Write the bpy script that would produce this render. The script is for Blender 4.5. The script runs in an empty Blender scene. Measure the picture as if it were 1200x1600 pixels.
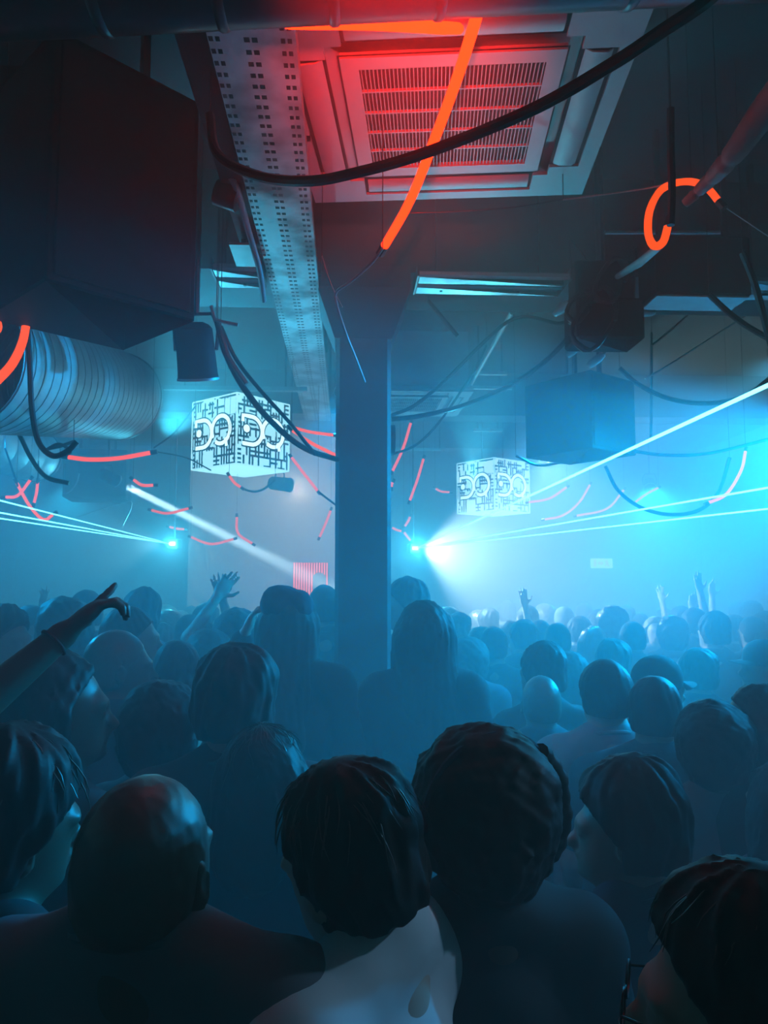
import bpy, math, random
import numpy as np
from mathutils import Vector, Matrix, Euler

S = bpy.context.scene
COL = S.collection
R = math.radians
random.seed(7)

# ------------------------------------------------------------------ camera
CAMZ = 2.0
F = 1200.0
cam_d = bpy.data.cameras.new('camera'); cam = bpy.data.objects.new('camera', cam_d); COL.objects.link(cam)
cam_d.sensor_fit = 'HORIZONTAL'; cam_d.sensor_width = 36.0; cam_d.lens = 36.0 * F / 1200.0
cam_d.clip_start = 0.02; cam_d.clip_end = 100
ROT = Matrix.Rotation(R(-2.87), 3, 'Z') @ Matrix.Rotation(R(95.0), 3, 'X') @ Matrix.Rotation(R(0.0), 3, 'Z')
cam.location = (0, 0, CAMZ); cam.rotation_euler = ROT.to_euler()
S.camera = cam

def P(px, py, Y):
    """the place in the room at depth Y that stands at this point of the photograph"""
    d = ROT @ Vector(((px - 600) / F, -(py - 800) / F, -1))
    return Vector((0, 0, CAMZ)) + d * (Y / d.y)

def PZ(px, py, z):
    """the place at height z that stands at this point of the photograph"""
    d = ROT @ Vector(((px - 600) / F, -(py - 800) / F, -1))
    return Vector((0, 0, CAMZ)) + d * ((z - CAMZ) / d.z)

# ------------------------------------------------------------------ render look
S.view_settings.view_transform = 'Standard'; S.view_settings.look = 'None'
S.view_settings.gamma = 1.0; S.view_settings.use_curve_mapping = False
S.view_settings.exposure = 0.0
S.cycles.max_bounces = 4; S.cycles.diffuse_bounces = 2; S.cycles.glossy_bounces = 2
S.cycles.volume_bounces = 0; S.cycles.transmission_bounces = 2; S.cycles.transparent_max_bounces = 8
S.cycles.use_denoising = True
S.cycles.caustics_reflective = False; S.cycles.caustics_refractive = False

w = bpy.data.worlds.new('world'); S.world = w; w.use_nodes = True
w.node_tree.nodes['Background'].inputs[0].default_value = (0, 0, 0, 1)
w.node_tree.nodes['Background'].inputs[1].default_value = 0.0
# stage smoke hanging in the air of the whole room
vs_ = w.node_tree.nodes.new('ShaderNodeVolumeScatter'); vs_.inputs['Density'].default_value = 0.16
vs_.inputs['Anisotropy'].default_value = 0.2; vs_.inputs['Color'].default_value = (1, 1, 1, 1)
w.node_tree.links.new(vs_.outputs[0], w.node_tree.nodes['World Output'].inputs['Volume'])

BLUE = (0.0, 0.42, 1.0)
CYAN = (0.012, 0.62, 1.0)
WHITE = (0.07, 0.72, 1.0)

def light(name, kind, loc, target=None, power=100, color=CYAN, size=0.05, cone=60, blend=0.6, sy=None):
    l = bpy.data.lights.new(name, kind); l.energy = power; l.color = color
    if kind == 'AREA':
        l.shape = 'RECTANGLE'; l.size = size; l.size_y = sy or size
    else:
        l.shadow_soft_size = size
    if kind == 'SPOT':
        l.spot_size = R(cone); l.spot_blend = blend
    o = bpy.data.objects.new(name, l); COL.objects.link(o); o.location = loc
    if target is not None:
        o.rotation_euler = (Vector(target) - Vector(loc)).to_track_quat('-Z', 'Y').to_euler()
    return o

LASER_R = P(650, 857, 7.4)
LASER_L = P(268, 850, 7.4)
# glow of the two laser projectors
light('laser_glow_right', 'POINT', LASER_R + Vector((0.0, -0.03, 0)), power=120, color=WHITE, size=0.03)
light('laser_fan_right', 'SPOT', LASER_R + Vector((0.07, -0.05, 0)), (3.4, 6.9, 1.9), 850, (0.50, 0.72, 0.80), 0.03, 130, 0.6)
light('laser_glow_left', 'POINT', LASER_L + Vector((0.0, -0.03, 0)), power=95, color=WHITE, size=0.03)
light('laser_fan_left', 'SPOT', LASER_L + Vector((-0.07, -0.05, 0)), (-4.2, 6.4, 2.25), 90, (0.30, 0.76, 0.92), 0.03, 90, 0.7)
# wash spots added around the room to light the haze and rim the crowd
PALE = (0.42, 0.80, 0.92)
WASH = [((-3.4, 9.6, 3.15), (-2.4, 6.2, 0.6), 260, CYAN, 56),
        ((3.9, 9.6, 3.15), (2.6, 5.6, 0.4), 850, CYAN, 60),
        ((1.75, 5.9, 3.40), (1.0, 3.6, 0.2), 420, BLUE, 64),
        ((-0.02, 5.75, 3.40), (-0.5, 3.4, 0.2), 220, BLUE, 62),
        ((2.3, 8.6, 3.47), (2.5, 7.6, 0.6), 300, PALE, 110),
        ((2.45, 1.45, 3.0), (0.12, 1.08, 1.42), 130, (0.28, 0.58, 0.95), 11),
        ((3.4, 4.7, 2.95), (-0.5, 2.9, 1.55), 3400, BLUE, 45),
        ((-3.0, 4.9, 2.95), (0.3, 2.95, 1.62), 650, BLUE, 38),
        ((3.3, 3.0, 2.95), (0.85, 2.1, 1.3), 520, BLUE, 40),
        ((2.9, 4.9, 3.45), (-0.15, 1.05, 1.74), 520, (0.04, 0.55, 0.95), 9)]
for i, (a, b, pw, c, cn) in enumerate(WASH):
    light('added_wash_light', 'SPOT', a, b, pw, c, 0.06, cn, 0.45)
# white followspot beside the far left loudspeaker, crossing the haze
BEAM_A = P(192, 757, 6.6); BEAM_B = P(470, 895, 8.6)
light('followspot_beam', 'SPOT', BEAM_A, BEAM_B, 70000, (0.6, 0.9, 1.0), 0.03, 3.6, 0.35)
# warm white lamp that lights the stage wall
light('stage_lamp', 'SPOT', P(437, 756, 7.65) + Vector((.17, .14, 0)), P(480, 830, 9.8), 200, (1.0, 0.78, 0.55), 0.03, 150, 0.9)
# cyan fill spot added to light the cable tray and the ceiling from below
light('tray_fill', 'SPOT', (-0.95, 4.0, 2.75), (-0.30, 3.75, 3.5), 170, (0.05, 0.60, 0.92), 0.04, 100, 0.6)
light('rail_fill', 'SPOT', (0.75, 4.5, 2.55), (0.62, 3.25, 3.22), 170, (0.08, 0.7, 0.95), 0.04, 32, 0.5)  # fill spot without a fixture, added to brighten the rail
# rim spot added at the lamp can beside the near loudspeaker, for the front rows
light('can_rim_fill', 'SPOT', P(312, 597, 2.98), (-0.30, 1.05, 1.80), 10, (0.03, 0.55, 0.9), 0.015, 30, 0.5)
# red spot added out of view to redden the air conditioner
light('added_red_spot', 'SPOT', (0.05, 0.5, 2.62), (0.15, 1.98, 3.39), 620, (1.0, 0.014, 0.012), 0.04, 31, 0.9)
# narrow spot added behind the camera to light only the air conditioner
light('added_rear_spot', 'SPOT', (0.55, -1.6, 2.75), (0.42, 2.25, 3.38), 6, (1.0, 0.86, 0.92), 0.12, 19, 0.5)

# ------------------------------------------------------------------ materials
MATS = {}
def mat(name, color, rough=0.6, metal=0.0, var=0.12, scale=6.0, spec=0.5, bump=0.0):
    if name in MATS: return MATS[name]
    m = bpy.data.materials.new(name); m.use_nodes = True; nt = m.node_tree; b = nt.nodes['Principled BSDF']
    b.inputs['Roughness'].default_value = rough; b.inputs['Metallic'].default_value = metal
    b.inputs['Specular IOR Level'].default_value = spec
    tc = nt.nodes.new('ShaderNodeTexCoord'); n = nt.nodes.new('ShaderNodeTexNoise')
    n.inputs['Scale'].default_value = scale; n.inputs['Detail'].default_value = 4
    nt.links.new(tc.outputs['Object'], n.inputs['Vector'])
    mx = nt.nodes.new('ShaderNodeMix'); mx.data_type = 'RGBA'
    mx.inputs['A'].default_value = (*[c * (1 - var * 1.6) for c in color], 1)
    mx.inputs['B'].default_value = (*[min(1, c * (1 + var)) for c in color], 1)
    nt.links.new(n.outputs['Fac'], mx.inputs['Factor']); nt.links.new(mx.outputs['Result'], b.inputs['Base Color'])
    if bump:
        bp = nt.nodes.new('ShaderNodeBump'); bp.inputs['Strength'].default_value = bump; bp.inputs['Distance'].default_value = 0.01
        nt.links.new(n.outputs['Fac'], bp.inputs['Height']); nt.links.new(bp.outputs['Normal'], b.inputs['Normal'])
    MATS[name] = m; return m

def emit(name, color, strength):
    if name in MATS: return MATS[name]
    m = bpy.data.materials.new(name); m.use_nodes = True; nt = m.node_tree
    nt.nodes.clear(); o = nt.nodes.new('ShaderNodeOutputMaterial'); e = nt.nodes.new('ShaderNodeEmission')
    e.inputs[0].default_value = (*color, 1); e.inputs[1].default_value = strength
    nt.links.new(e.outputs[0], o.inputs[0]); MATS[name] = m; return m

M_CONC = mat('dark_concrete', (0.055, 0.055, 0.06), 0.9, var=0.3, scale=2.5, bump=0.3)
M_WALL = mat('painted_wall', (0.20, 0.21, 0.22), 0.8, var=0.15, scale=1.2)
M_STAGE = mat('grey_stage_wall', (0.55, 0.55, 0.56), 0.8, var=0.08, scale=1.5)
M_FLOOR = mat('club_floor', (0.05, 0.05, 0.055), 0.5, var=0.3)
M_BLACK = mat('black_box_paint', (0.006, 0.006, 0.008), 0.7, var=0.15, spec=0.2)
M_RUBBER = mat('black_rubber', (0.012, 0.012, 0.014), 0.32, var=0.1)
M_STEEL = mat('galvanised_steel', (0.50, 0.51, 0.51), 0.5, 0.6, var=0.25, scale=14)
M_DSTEEL = mat('dark_steel', (0.10, 0.10, 0.11), 0.34, 0.7, var=0.2)
M_COLUMN = mat('blue_grey_column', (0.07, 0.075, 0.085), 0.6, var=0.12, scale=3)
M_PLASTIC = mat('white_plastic', (0.36, 0.36, 0.37), 0.55, var=0.04)
M_DARKIN = mat('black_inside', (0.006, 0.006, 0.007), 0.9, var=0.1)
M_WOOD = mat('old_timber', (0.16, 0.10, 0.07), 0.8, var=0.35, scale=9)
M_NEON = emit('orange_neon', (1.0, 0.075, 0.009), 1.8)
M_NEONFAR = emit('orange_neon_far', (1.0, 0.085, 0.02), 2.0)
M_NEONHOT = emit('orange_neon_bright', (1.0, 0.019, 0.0022), 9.0)
M_NEONADDED = emit('added_neon_loops', (1.0, 0.014, 0.0015), 13.0)
M_LASER = emit('laser_white', (0.13, 0.74, 1.0), 7.0)
M_LENS = emit('lamp_lens', (1.0, 0.9, 0.85), 6.0)

# ------------------------------------------------------------------ mesh helpers
class MB:
    def __init__(s): s.v = []; s.f = []; s.pc = []
    def add(s, v, f):
        s.pc.append((len(s.v), len(v), len(s.f), len(f)))
        b = len(s.v); s.v += [tuple(x) for x in v]; s.f += [tuple(i + b for i in q) for q in f]; return s
    def box(s, lo, hi, M=None, ch=0.0):
        x0, y0, z0 = lo; x1, y1, z1 = hi
        if ch <= 0:
            v = [(x0,y0,z0),(x1,y0,z0),(x1,y1,z0),(x0,y1,z0),(x0,y0,z1),(x1,y0,z1),(x1,y1,z1),(x0,y1,z1)]
            f = [(0,3,2,1),(4,5,6,7),(0,1,5,4),(1,2,6,5),(2,3,7,6),(3,0,4,7)]
        else:
            c = ch
            ring = lambda z, i: [(x0+c-i,y0+0+(c-i)*0+ (0 if True else 0),z)]
            def loop(z, ins):
                return [(x0+c,y0+ins,z),(x1-c,y0+ins,z),(x1-ins,y0+c,z),(x1-ins,y1-c,z),(x1-c,y1-ins,z),(x0+c,y1-ins,z),(x0+ins,y1-c,z),(x0+ins,y0+c,z)]
            def inner(z):
                return [(x0+c,y0+c,z),(x1-c,y0+c,z),(x1-c,y0+c,z),(x1-c,y1-c,z),(x1-c,y1-c,z),(x0+c,y1-c,z),(x0+c,y1-c,z),(x0+c,y0+c,z)]
            v = inner(z0) + loop(z0+c, 0) + loop(z1-c, 0) + inner(z1); f = []
            for k in range(3):
                for i in range(8):
                    j = (i+1) % 8; f.append((k*8+i, k*8+j, k*8+8+j, k*8+8+i))
            f.append((0,7,5,3)); f.append((24,27,29,31))
        if M is not None: v = [M @ Vector(p) for p in v]
        return s.add(v, f)
    def tube(s, pts, r, n=10, cap=True):
        pts = [Vector(p) for p in pts]; m = len(pts)
        rs = r if isinstance(r, (list, tuple)) else [r] * m
        t0 = (pts[1] - pts[0]).normalized()
        u = t0.orthogonal().normalized(); V = []; Fc = []
        for i, p in enumerate(pts):
            t = (pts[min(i+1, m-1)] - pts[max(i-1, 0)])
            t = t.normalized() if t.length > 1e-9 else t0
            u = (u - t * u.dot(t)); u = u.normalized() if u.length > 1e-6 else t.orthogonal().normalized()
            b = t.cross(u)
            for k in range(n):
                a = 2 * math.pi * k / n; V.append(p + (u * math.cos(a) + b * math.sin(a)) * rs[i])
        for i in range(m - 1):
            for k in range(n):
                k2 = (k + 1) % n; Fc.append((i*n+k, i*n+k2, i*n+n+k2, i*n+n+k))
        if cap: Fc.append(tuple(reversed(range(n)))); Fc.append(tuple(range((m-1)*n, m*n)))
        return s.add(V, Fc)
    def build_each(s, name, m, parent=None, smooth=False):
        for v0, nv, f0, nf in s.pc:
            q = MB(); q.add(s.v[v0:v0 + nv], [tuple(i - v0 for i in f) for f in s.f[f0:f0 + nf]]); q.build(name, m, parent, smooth)
    def build(s, name, m, parent=None, smooth=False, loc=None):
        me = bpy.data.meshes.new(name)
        vs = s.v
        if loc is not None: vs = [tuple(Vector(p) - Vector(loc)) for p in vs]
        me.from_pydata(vs, [], s.f); me.validate(); me.update()
        me.materials.append(m)
        if smooth:
            for p in me.polygons: p.use_smooth = True
            me.set_sharp_from_angle(angle=R(38))
        o = bpy.data.objects.new(name, me); COL.objects.link(o)
        if loc is not None: o.location = loc
        if parent: o.parent = parent
        return o

def tag(o, label=None, cat=None, group=None, kind=None):
    if label: o['label'] = label
    if cat: o['category'] = cat
    if group: o['group'] = group
    if kind: o['kind'] = kind
    return o

def empty(name, loc=(0, 0, 0), rz=0.0):
    o = bpy.data.objects.new(name, None); COL.objects.link(o); o.location = loc; o.rotation_euler = (0, 0, rz)
    o.empty_display_size = 0.1; return o

def spline(pts, sub=8):
    pts = [Vector(p) for p in pts]; out = []
    if len(pts) < 3:
        return [pts[0].lerp(pts[-1], i / sub) for i in range(sub + 1)]
    q = [pts[0] * 2 - pts[1]] + pts + [pts[-1] * 2 - pts[-2]]
    for i in range(1, len(q) - 2):
        for k in range(sub):
            t = k / sub; a, b, c, d = q[i-1], q[i], q[i+1], q[i+2]
            out.append(0.5 * ((2*b) + (c-a)*t + (2*a-5*b+4*c-d)*t*t + (3*b-a-3*c+d)*t**3))
    out.append(pts[-1]); return out

def PP(lst): return [P(*t) for t in lst]

# ------------------------------------------------------------------ room
def struct(name, mb, m, smooth=False):
    o = mb.build(name, m, smooth=smooth); o['kind'] = 'structure'; return o
CZ = 3.9
XL, XR, YB, YF = -4.6, 5.2, -2.4, 11.0
struct('floor', MB().box((XL, YB, -0.2), (XR, YF, 0)), M_FLOOR)
struct('ceiling', MB().box((XL, YB, CZ), (XR, YF, CZ + 0.2)), M_CONC)
struct('wall_left', MB().box((XL - 0.2, YB, 0), (XL, YF, CZ)), M_WALL)
struct('wall_right', MB().box((XR, YB, 0), (XR + 0.2, YF, CZ)), M_WALL)
struct('wall_back', MB().box((XL, YF, 0), (XR, YF + 0.2, CZ)), M_WALL)
struct('wall_rear', MB().box((XL, YB - 0.2, 0), (XR, YB, CZ)), M_CONC)
struct('wall_stage', MB().box((-1.98, 9.8, 0), (0.55, 10.99, 3.88)), M_STAGE)
# beam over the column
bm_ = MB().box((XL, 3.45, 3.42), (XR, 3.95, CZ))
struct('ceiling_beam', bm_, M_CONC)
struct('ceiling_beam', MB().box((XL, 6.9, 3.50), (XR, 7.2, CZ)), M_CONC)
# column with flared head
cx = P(567, 700, 3.6).x
c = MB()
c.box((cx - 0.128, 3.50, 0.0), (cx + 0.128, 3.76, 3.30), ch=0.018)
def frust(mb, x0, y0, z0, hx0, hy0, z1, hx1, hy1):
    v = [(x0-hx0,y0-hy0,z0),(x0+hx0,y0-hy0,z0),(x0+hx0,y0+hy0,z0),(x0-hx0,y0+hy0,z0),
         (x0-hx1,y0-hy1,z1),(x0+hx1,y0-hy1,z1),(x0+hx1,y0+hy1,z1),(x0-hx1,y0+hy1,z1)]
    mb.add(v, [(0,3,2,1),(4,5,6,7),(0,1,5,4),(1,2,6,5),(2,3,7,6),(3,0,4,7)])
frust(c, cx, 3.63, 3.12, 0.135, 0.135, 3.34, 0.215, 0.2)
c.box((cx - 0.215, 3.43, 3.34), (cx + 0.215, 3.83, 3.44))
struct('column', c, M_COLUMN)
# low riser round the column on which some of the crowd stand
struct('trim_1', MB().box((-0.75, 3.25, 0.0), (0.85, 4.7, 0.13)), M_DSTEEL)

# ------------------------------------------------------------------ organic figures: smooth union of round shapes, meshed as one surface
class Shape:
    def __init__(s): s.p = []
    def ell(s, c, r, k=0.03, M=None, op=1):
        c = np.array(c, float); r = np.array(r, float); rm = r.max()
        A = np.array(M) if M is not None else None
        def f(X):
            q = X - c
            if A is not None: q = q @ A
            k0 = np.sqrt(((q / r) ** 2).sum(-1)); k1 = np.sqrt(((q / (r * r)) ** 2).sum(-1)) + 1e-9
            return k0 * (k0 - 1) / k1
        s.p.append((f, c - rm, c + rm, k, op)); return s
    def cone(s, a, b, r1, r2, k=0.03, op=1, flat=None):
        a = np.array(a, float); b = np.array(b, float); ba = b - a; L = (ba ** 2).sum() + 1e-12; rm = max(r1, r2)
        def f(X):
            t = np.clip(((X - a) @ ba) / L, 0, 1)
            q = X - a - t[..., None] * ba
            if flat is not None: q = q / np.array(flat)
            return np.sqrt((q ** 2).sum(-1)) - (r1 + (r2 - r1) * t)
        s.p.append((f, np.minimum(a, b) - rm, np.maximum(a, b) + rm, k, op)); return s

def mesh_shape(sh, vox, grow=0.0, cuts=(), disp=None):
    lo = np.min([p[1] for p in sh.p if p[4] == 1], 0) - grow - 3 * vox - 0.012
    hi = np.max([p[2] for p in sh.p if p[4] == 1], 0) + grow + 3 * vox + 0.012
    n = np.ceil((hi - lo) / vox).astype(int) + 1
    D = np.full(n, 0.5, np.float32)
    ax = [lo[i] + vox * np.arange(n[i]) for i in range(3)]
    for f, a, b, k, op in sh.p:
        m = k + grow + 0.03
        i0 = np.maximum(((a - m - lo) / vox).astype(int), 0); i1 = np.minimum(np.ceil((b + m - lo) / vox).astype(int) + 1, n)
        if (i1 <= i0).any(): continue
        X = np.stack(np.meshgrid(ax[0][i0[0]:i1[0]], ax[1][i0[1]:i1[1]], ax[2][i0[2]:i1[2]], indexing='ij'), -1)
        d = f(X); sl = (slice(i0[0], i1[0]), slice(i0[1], i1[1]), slice(i0[2], i1[2]))
        o = D[sl]
        if op == 1:
            h = np.maximum(k - np.abs(o - d), 0) / k; D[sl] = np.minimum(o, d) - h * h * k * 0.25
        else:
            h = np.maximum(k - np.abs(o + d), 0) / k; D[sl] = np.maximum(o, -d) + h * h * k * 0.25
    X = None
    if grow: D -= grow
    if disp is not None or cuts:
        X = np.stack(np.meshgrid(*ax, indexing='ij'), -1)
        if disp is not None: D -= disp(X).astype(np.float32)
        for cf in cuts: D = np.maximum(D, cf(X))
    # surface nets
    s_ = D < 0
    c0 = s_[:-1, :-1, :-1].astype(np.int8); cnt = np.zeros(c0.shape, np.int8)
    acc = np.zeros(c0.shape + (3,), np.float32); num = np.zeros(c0.shape, np.float32)
    sh_ = c0.shape
    cor = [(i, j, k) for i in (0, 1) for j in (0, 1) for k in (0, 1)]
    def g(A, q): return A[q[0]:q[0] + sh_[0], q[1]:q[1] + sh_[1], q[2]:q[2] + sh_[2]]
    for q in cor:
        for ax_ in range(3):
            if q[ax_] == 0:
                q2 = list(q); q2[ax_] = 1
                a, b = g(D, q), g(D, q2); cr = (a < 0) != (b < 0)
                den = np.where(cr, a - b, 1); t = np.where(cr, a / den, 0)
                for d_ in range(3):
                    acc[..., d_] += np.where(cr, (q[d_] + (t if d_ == ax_ else 0)), 0)
                num += cr
    act = num > 0
    idx = -np.ones(sh_, np.int64); ii = np.argwhere(act); idx[act] = np.arange(len(ii))
    V = (ii + acc[act] / num[act][:, None]) * vox + lo
    Fs = []
    for a_ in range(3):
        u, v = (a_ + 1) % 3, (a_ + 2) % 3
        sl1 = [slice(1, -1)] * 3; sl1[a_] = slice(0, -1); sl2 = list(sl1); sl2[a_] = slice(1, None)
        A = s_[tuple(sl1)]; B = s_[tuple(sl2)]
        cr = np.argwhere(A != B)
        if not len(cr): continue
        off = np.array([1, 1, 1]); off[a_] = 0; base = cr + off
        inside = A[tuple(cr.T)]
        def cell(du, dv):
            q = base.copy(); q[:, u] += du; q[:, v] += dv; return idx[tuple(q.T)]
        q = np.stack([cell(-1, -1), cell(0, -1), cell(0, 0), cell(-1, 0)], 1)
        q[~inside] = q[~inside][:, ::-1]
        Fs.append(q)
    Fq = np.concatenate(Fs); Fq = Fq[(Fq >= 0).all(1)]
    return V, Fq

def mesh_obj(name, V, Fq, m, parent=None):
    me = bpy.data.meshes.new(name)
    me.vertices.add(len(V)); me.vertices.foreach_set('co', V.astype(np.float32).ravel())
    me.loops.add(len(Fq) * 4); me.loops.foreach_set('vertex_index', Fq.astype(np.int32).ravel())
    me.polygons.add(len(Fq)); me.polygons.foreach_set('loop_start', np.arange(0, len(Fq) * 4, 4, dtype=np.int32))
    me.polygons.foreach_set('use_smooth', np.ones(len(Fq), bool))
    me.update(); me.validate(); me.materials.append(m)
    o = bpy.data.objects.new(name, me); COL.objects.link(o)
    if parent: o.parent = parent
    return o

def fbm(X, f, seed=0.0):
    x, y, z = X[..., 0] * f, X[..., 1] * f, X[..., 2] * f
    return (np.sin(x + 1.7 * np.sin(y * 0.8 + seed) + seed) * np.cos(y * 1.1 + 1.3 * np.sin(z * 0.9 + seed * 2))
            + 0.5 * np.sin(z * 2.1 + x * 1.7 + seed * 3) * np.sin(y * 2.3 - z * 0.6 + seed))

def eul(yaw=0, pitch=0, roll=0):
    return np.array((Matrix.Rotation(R(yaw), 3, 'Z') @ Matrix.Rotation(R(pitch), 3, 'X') @ Matrix.Rotation(R(roll), 3, 'Y')))

def hand(sh, wrist, d, palm_n, pose='open', s=1.0, side=1):
    """palm plus four fingers and a thumb; d = direction of the hand, palm_n = way the palm faces"""
    wv = np.array(wrist, float); d = np.array(d, float); d /= np.linalg.norm(d)
    n = np.array(palm_n, float); n -= d * (n @ d); n /= np.linalg.norm(n); sd = np.cross(d, n) * side
    B = np.stack([sd, d, n], 1)
    sh.ell(wv + d * 0.050 * s, (0.040 * s, 0.052 * s, 0.017 * s), 0.02, B)
    for i, (off, L) in enumerate(((0.029, .070), (0.010, .080), (-0.010, .074), (-0.028, .058))):
        b0 = wv + d * (0.088 - abs(off + .005) * 0.25) * s + sd * off * s
        curl = {'open': 0.10, 'relaxed': 0.5, 'fist': 1.25}.get(pose, 0.2)
        if pose == 'point': curl = 0.04 if i == 0 else 1.15
        if pose == 'drop': curl = -0.05 if i == 0 else 0.80
        if pose == 'spread': curl = (0.05, 0.1, 0.45, 0.7)[i]
        fan = (off * (5.5 if pose in ('open', 'spread') else 1.5))
        dd = d + sd * fan; dd /= np.linalg.norm(dd); p = b0; ang = curl * 0.6
        for j, (ln, r) in enumerate(((0.46, .0092), (0.30, .0084), (0.24, .0074))):
            v = dd * math.cos(ang) + n * math.sin(ang)
            q = p + v * L * ln * s; sh.cone(p, q, r * s, (r - .0008) * s, 0.005); p = q; ang += curl
    t0 = wv + d * 0.022 * s + sd * 0.030 * s
    tv = d * 0.55 + sd * 0.75 + n * (0.35 if pose != 'open' else 0.15); tv /= np.linalg.norm(tv)
    t1 = t0 + tv * 0.042 * s; tv2 = d * 0.85 + sd * 0.4 + n * 0.25; tv2 /= np.linalg.norm(tv2); t2 = t1 + tv2 * 0.034 * s
    sh.cone(t0, t1, .0125 * s, .0098 * s, 0.012); sh.cone(t1, t2, .0098 * s, .0078 * s, 0.006)

def figure(name, vox, head=(0, 0, 0), skin=None, shirt=None, trousers=None, hair='short', hairm=None,
           armL=None, armR=None, sleeve=0.55, bulk=1.0, hv=None, seed=1.0, collar=True, hairgrow=0.0, neck=1.0, shrug=0.0):
    """a standing person 1.75 m tall facing +Y; head=(yaw,pitch,roll); arm = (elbow, wrist, pose, palm normal)"""
    H = eul(*head); piv = np.array((0, -0.02, 1.53))
    def hp(p): return tuple(H @ (np.array(p, float) - piv) + piv)
    b = bulk
    def torso(sh):
        sh.ell((0, 0.005, 1.27 + shrug * .5), (0.168 * b, 0.118 * b, 0.215 + shrug * .5), 0.04)
        sh.ell((0, 0.02 * b, 1.06), (0.150 * b, 0.112 * b, 0.17), 0.06)
        for s in (-1, 1):
            sh.cone((s * .02, -0.030, 1.500 + shrug * .9), (s * 0.155 * b, -0.020, 1.432 + shrug), 0.050, 0.046, 0.05)
            sh.ell((s * 0.178 * b, -0.01, 1.405 + shrug), (0.062, 0.064, 0.066), 0.05)
    arms = {}
    for s, a in ((-1, armL), (1, armR)):
        if a is None: a = ((s * 0.245 * b, -0.035, 1.13), (s * 0.225 * b, 0.14, 0.94), 'relaxed', (-s, 0, 0))
        arms[s] = a
    sh = Shape(); torso(sh)
    sh.ell((0, -0.01, 0.93), (0.168 * b, 0.125 * b, 0.13), 0.06)
    for s in (-1, 1):
        sh.cone((s * .085, 0, .90), (s * .105, .015, .50), .086 * b, .054, .04)
        sh.cone((s * .105, .015, .50), (s * .11, -.02, .09), .054, .036, .03)
        sh.ell((s * .115, .045, .045), (.045, .12, .042), .03)
        e, wr, pose, pn = arms[s]; sp = (s * 0.182 * b, -0.01, 1.405)
        sh.cone(sp, e, .048 * b, .038, .03); sh.cone(e, wr, .039, .0255, .02)
        d = np.array(wr, float) - np.array(e, float); hand(sh, wr, d, pn, pose, 1.0, 1 if pose != 'flip' else -1)
    sh.cone((0, -0.030, 1.46), hp((0, -0.012, 1.60)), .064 * neck, .056 * neck, .035)
    # head
    sh.ell(hp((0, -0.014, 1.652)), (.0765, .0965, .098), .03, H)
    sh.ell(hp((0, 0.026, 1.605)), (.062, .072, .085), .03, H)
    sh.ell(hp((0, 0.050, 1.552)), (.044, .044, .034), .03, H)
    fine = vox < 0.012
    sh.cone(hp((0, .092, 1.628)), hp((0, .112, 1.597)), .0095, .0145, .014)
    sh.ell(hp((0, .082, 1.645)), (.052, .020, .012), .02, H)
    if fine:
        for s in (-1, 1):
            sh.ell(hp((s * .030, .104, 1.627)), (.017, .014, .012), .014, H, -1)
            sh.ell(hp((s * .030, .083, 1.627)), (.0135, .0135, .0125), .004, H)
        sh.ell(hp((0, .097, 1.576)), (.024, .011, .0055), .006, H); sh.ell(hp((0, .095, 1.566)), (.021, .011, .0060), .006, H)
        sh.ell(hp((0, .084, 1.538)), (.018, .016, .014), .016, H)
    for s in (-1, 1):
        A = H @ eul(s * -18, 0, 0)
        sh.ell(hp((s * .081, -.008, 1.618)), (.010, .020, .033), .010, A)
        if fine: sh.ell(hp((s * .090, -.002, 1.622)), (.007, .012, .020), .006, A, -1)
    V, Fq = mesh_shape(sh, vox)
    body = mesh_obj(name, V, Fq, skin or M_SKIN)
    # shirt
    if shirt:
        st = Shape(); torso(st); st.ell((0, -0.005, 0.95), (0.172 * b, 0.130 * b, 0.14), 0.06)
        for s in (-1, 1):
            e, wr, pose, pn = arms[s]; sp = np.array((s * 0.182 * b, -0.01, 1.405)); e = np.array(e, float); wr = np.array(wr, float)
            if sleeve <= 1:
                st.cone(sp, sp + (e - sp) * sleeve, .052 * b, .050, .03)
            else:
                st.cone(sp, e, .052 * b, .044, .03); st.cone(e, e + (wr - e) * 0.93, .044, .030, .02)
        def folds(X):
            z = X[..., 2]
            return 0.0035 * fbm(X, 22, seed) + 0.003 * np.sin(38 * X[..., 0] + 9 * np.sin(11 * z + seed)) * np.clip((1.42 - z) * 4, 0, 1)
        V, Fq = mesh_shape(st, max(vox, 0.008), 0.011, cuts=(lambda X: 0.86 - X[..., 2],), disp=folds)
        mesh_obj('shirt', V, Fq, shirt, body)
        if collar:
            n_ = 20; ring = []
            for i in range(n_ + 1):
                a = 2 * math.pi * i / n_; ring.append((0.078 * math.cos(a) * neck, -0.022 + 0.070 * math.sin(a) * neck, 1.492 + shrug - 0.026 * math.sin(a)))
            MB().tube(ring, 0.0085, 8, cap=False).build('collar', shirt, body, True)
    if trousers:
        tr = Shape(); tr.ell((0, -0.01, 0.93), (0.168 * b, 0.125 * b, 0.12), 0.06)
        for s in (-1, 1):
            tr.cone((s * .085, 0, .90), (s * .105, .015, .50), .086 * b, .058, .04)
            tr.cone((s * .105, .015, .50), (s * .11, -.02, .12), .058, .048, .03)
        V, Fq = mesh_shape(tr, max(vox, 0.014), 0.013, disp=lambda X: 0.003 * fbm(X, 18, seed)); mesh_obj('trousers', V, Fq, trousers, body)
    # hair and headwear, in head space
    HM = Matrix([list(r) for r in H.T]).transposed()
    def place(o):
        Mx = Matrix.Translation(Vector(piv)) @ Matrix([list(r) for r in H]).to_4x4() @ Matrix.Translation(-Vector(piv))
        o.data.transform(Mx); return o
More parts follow.
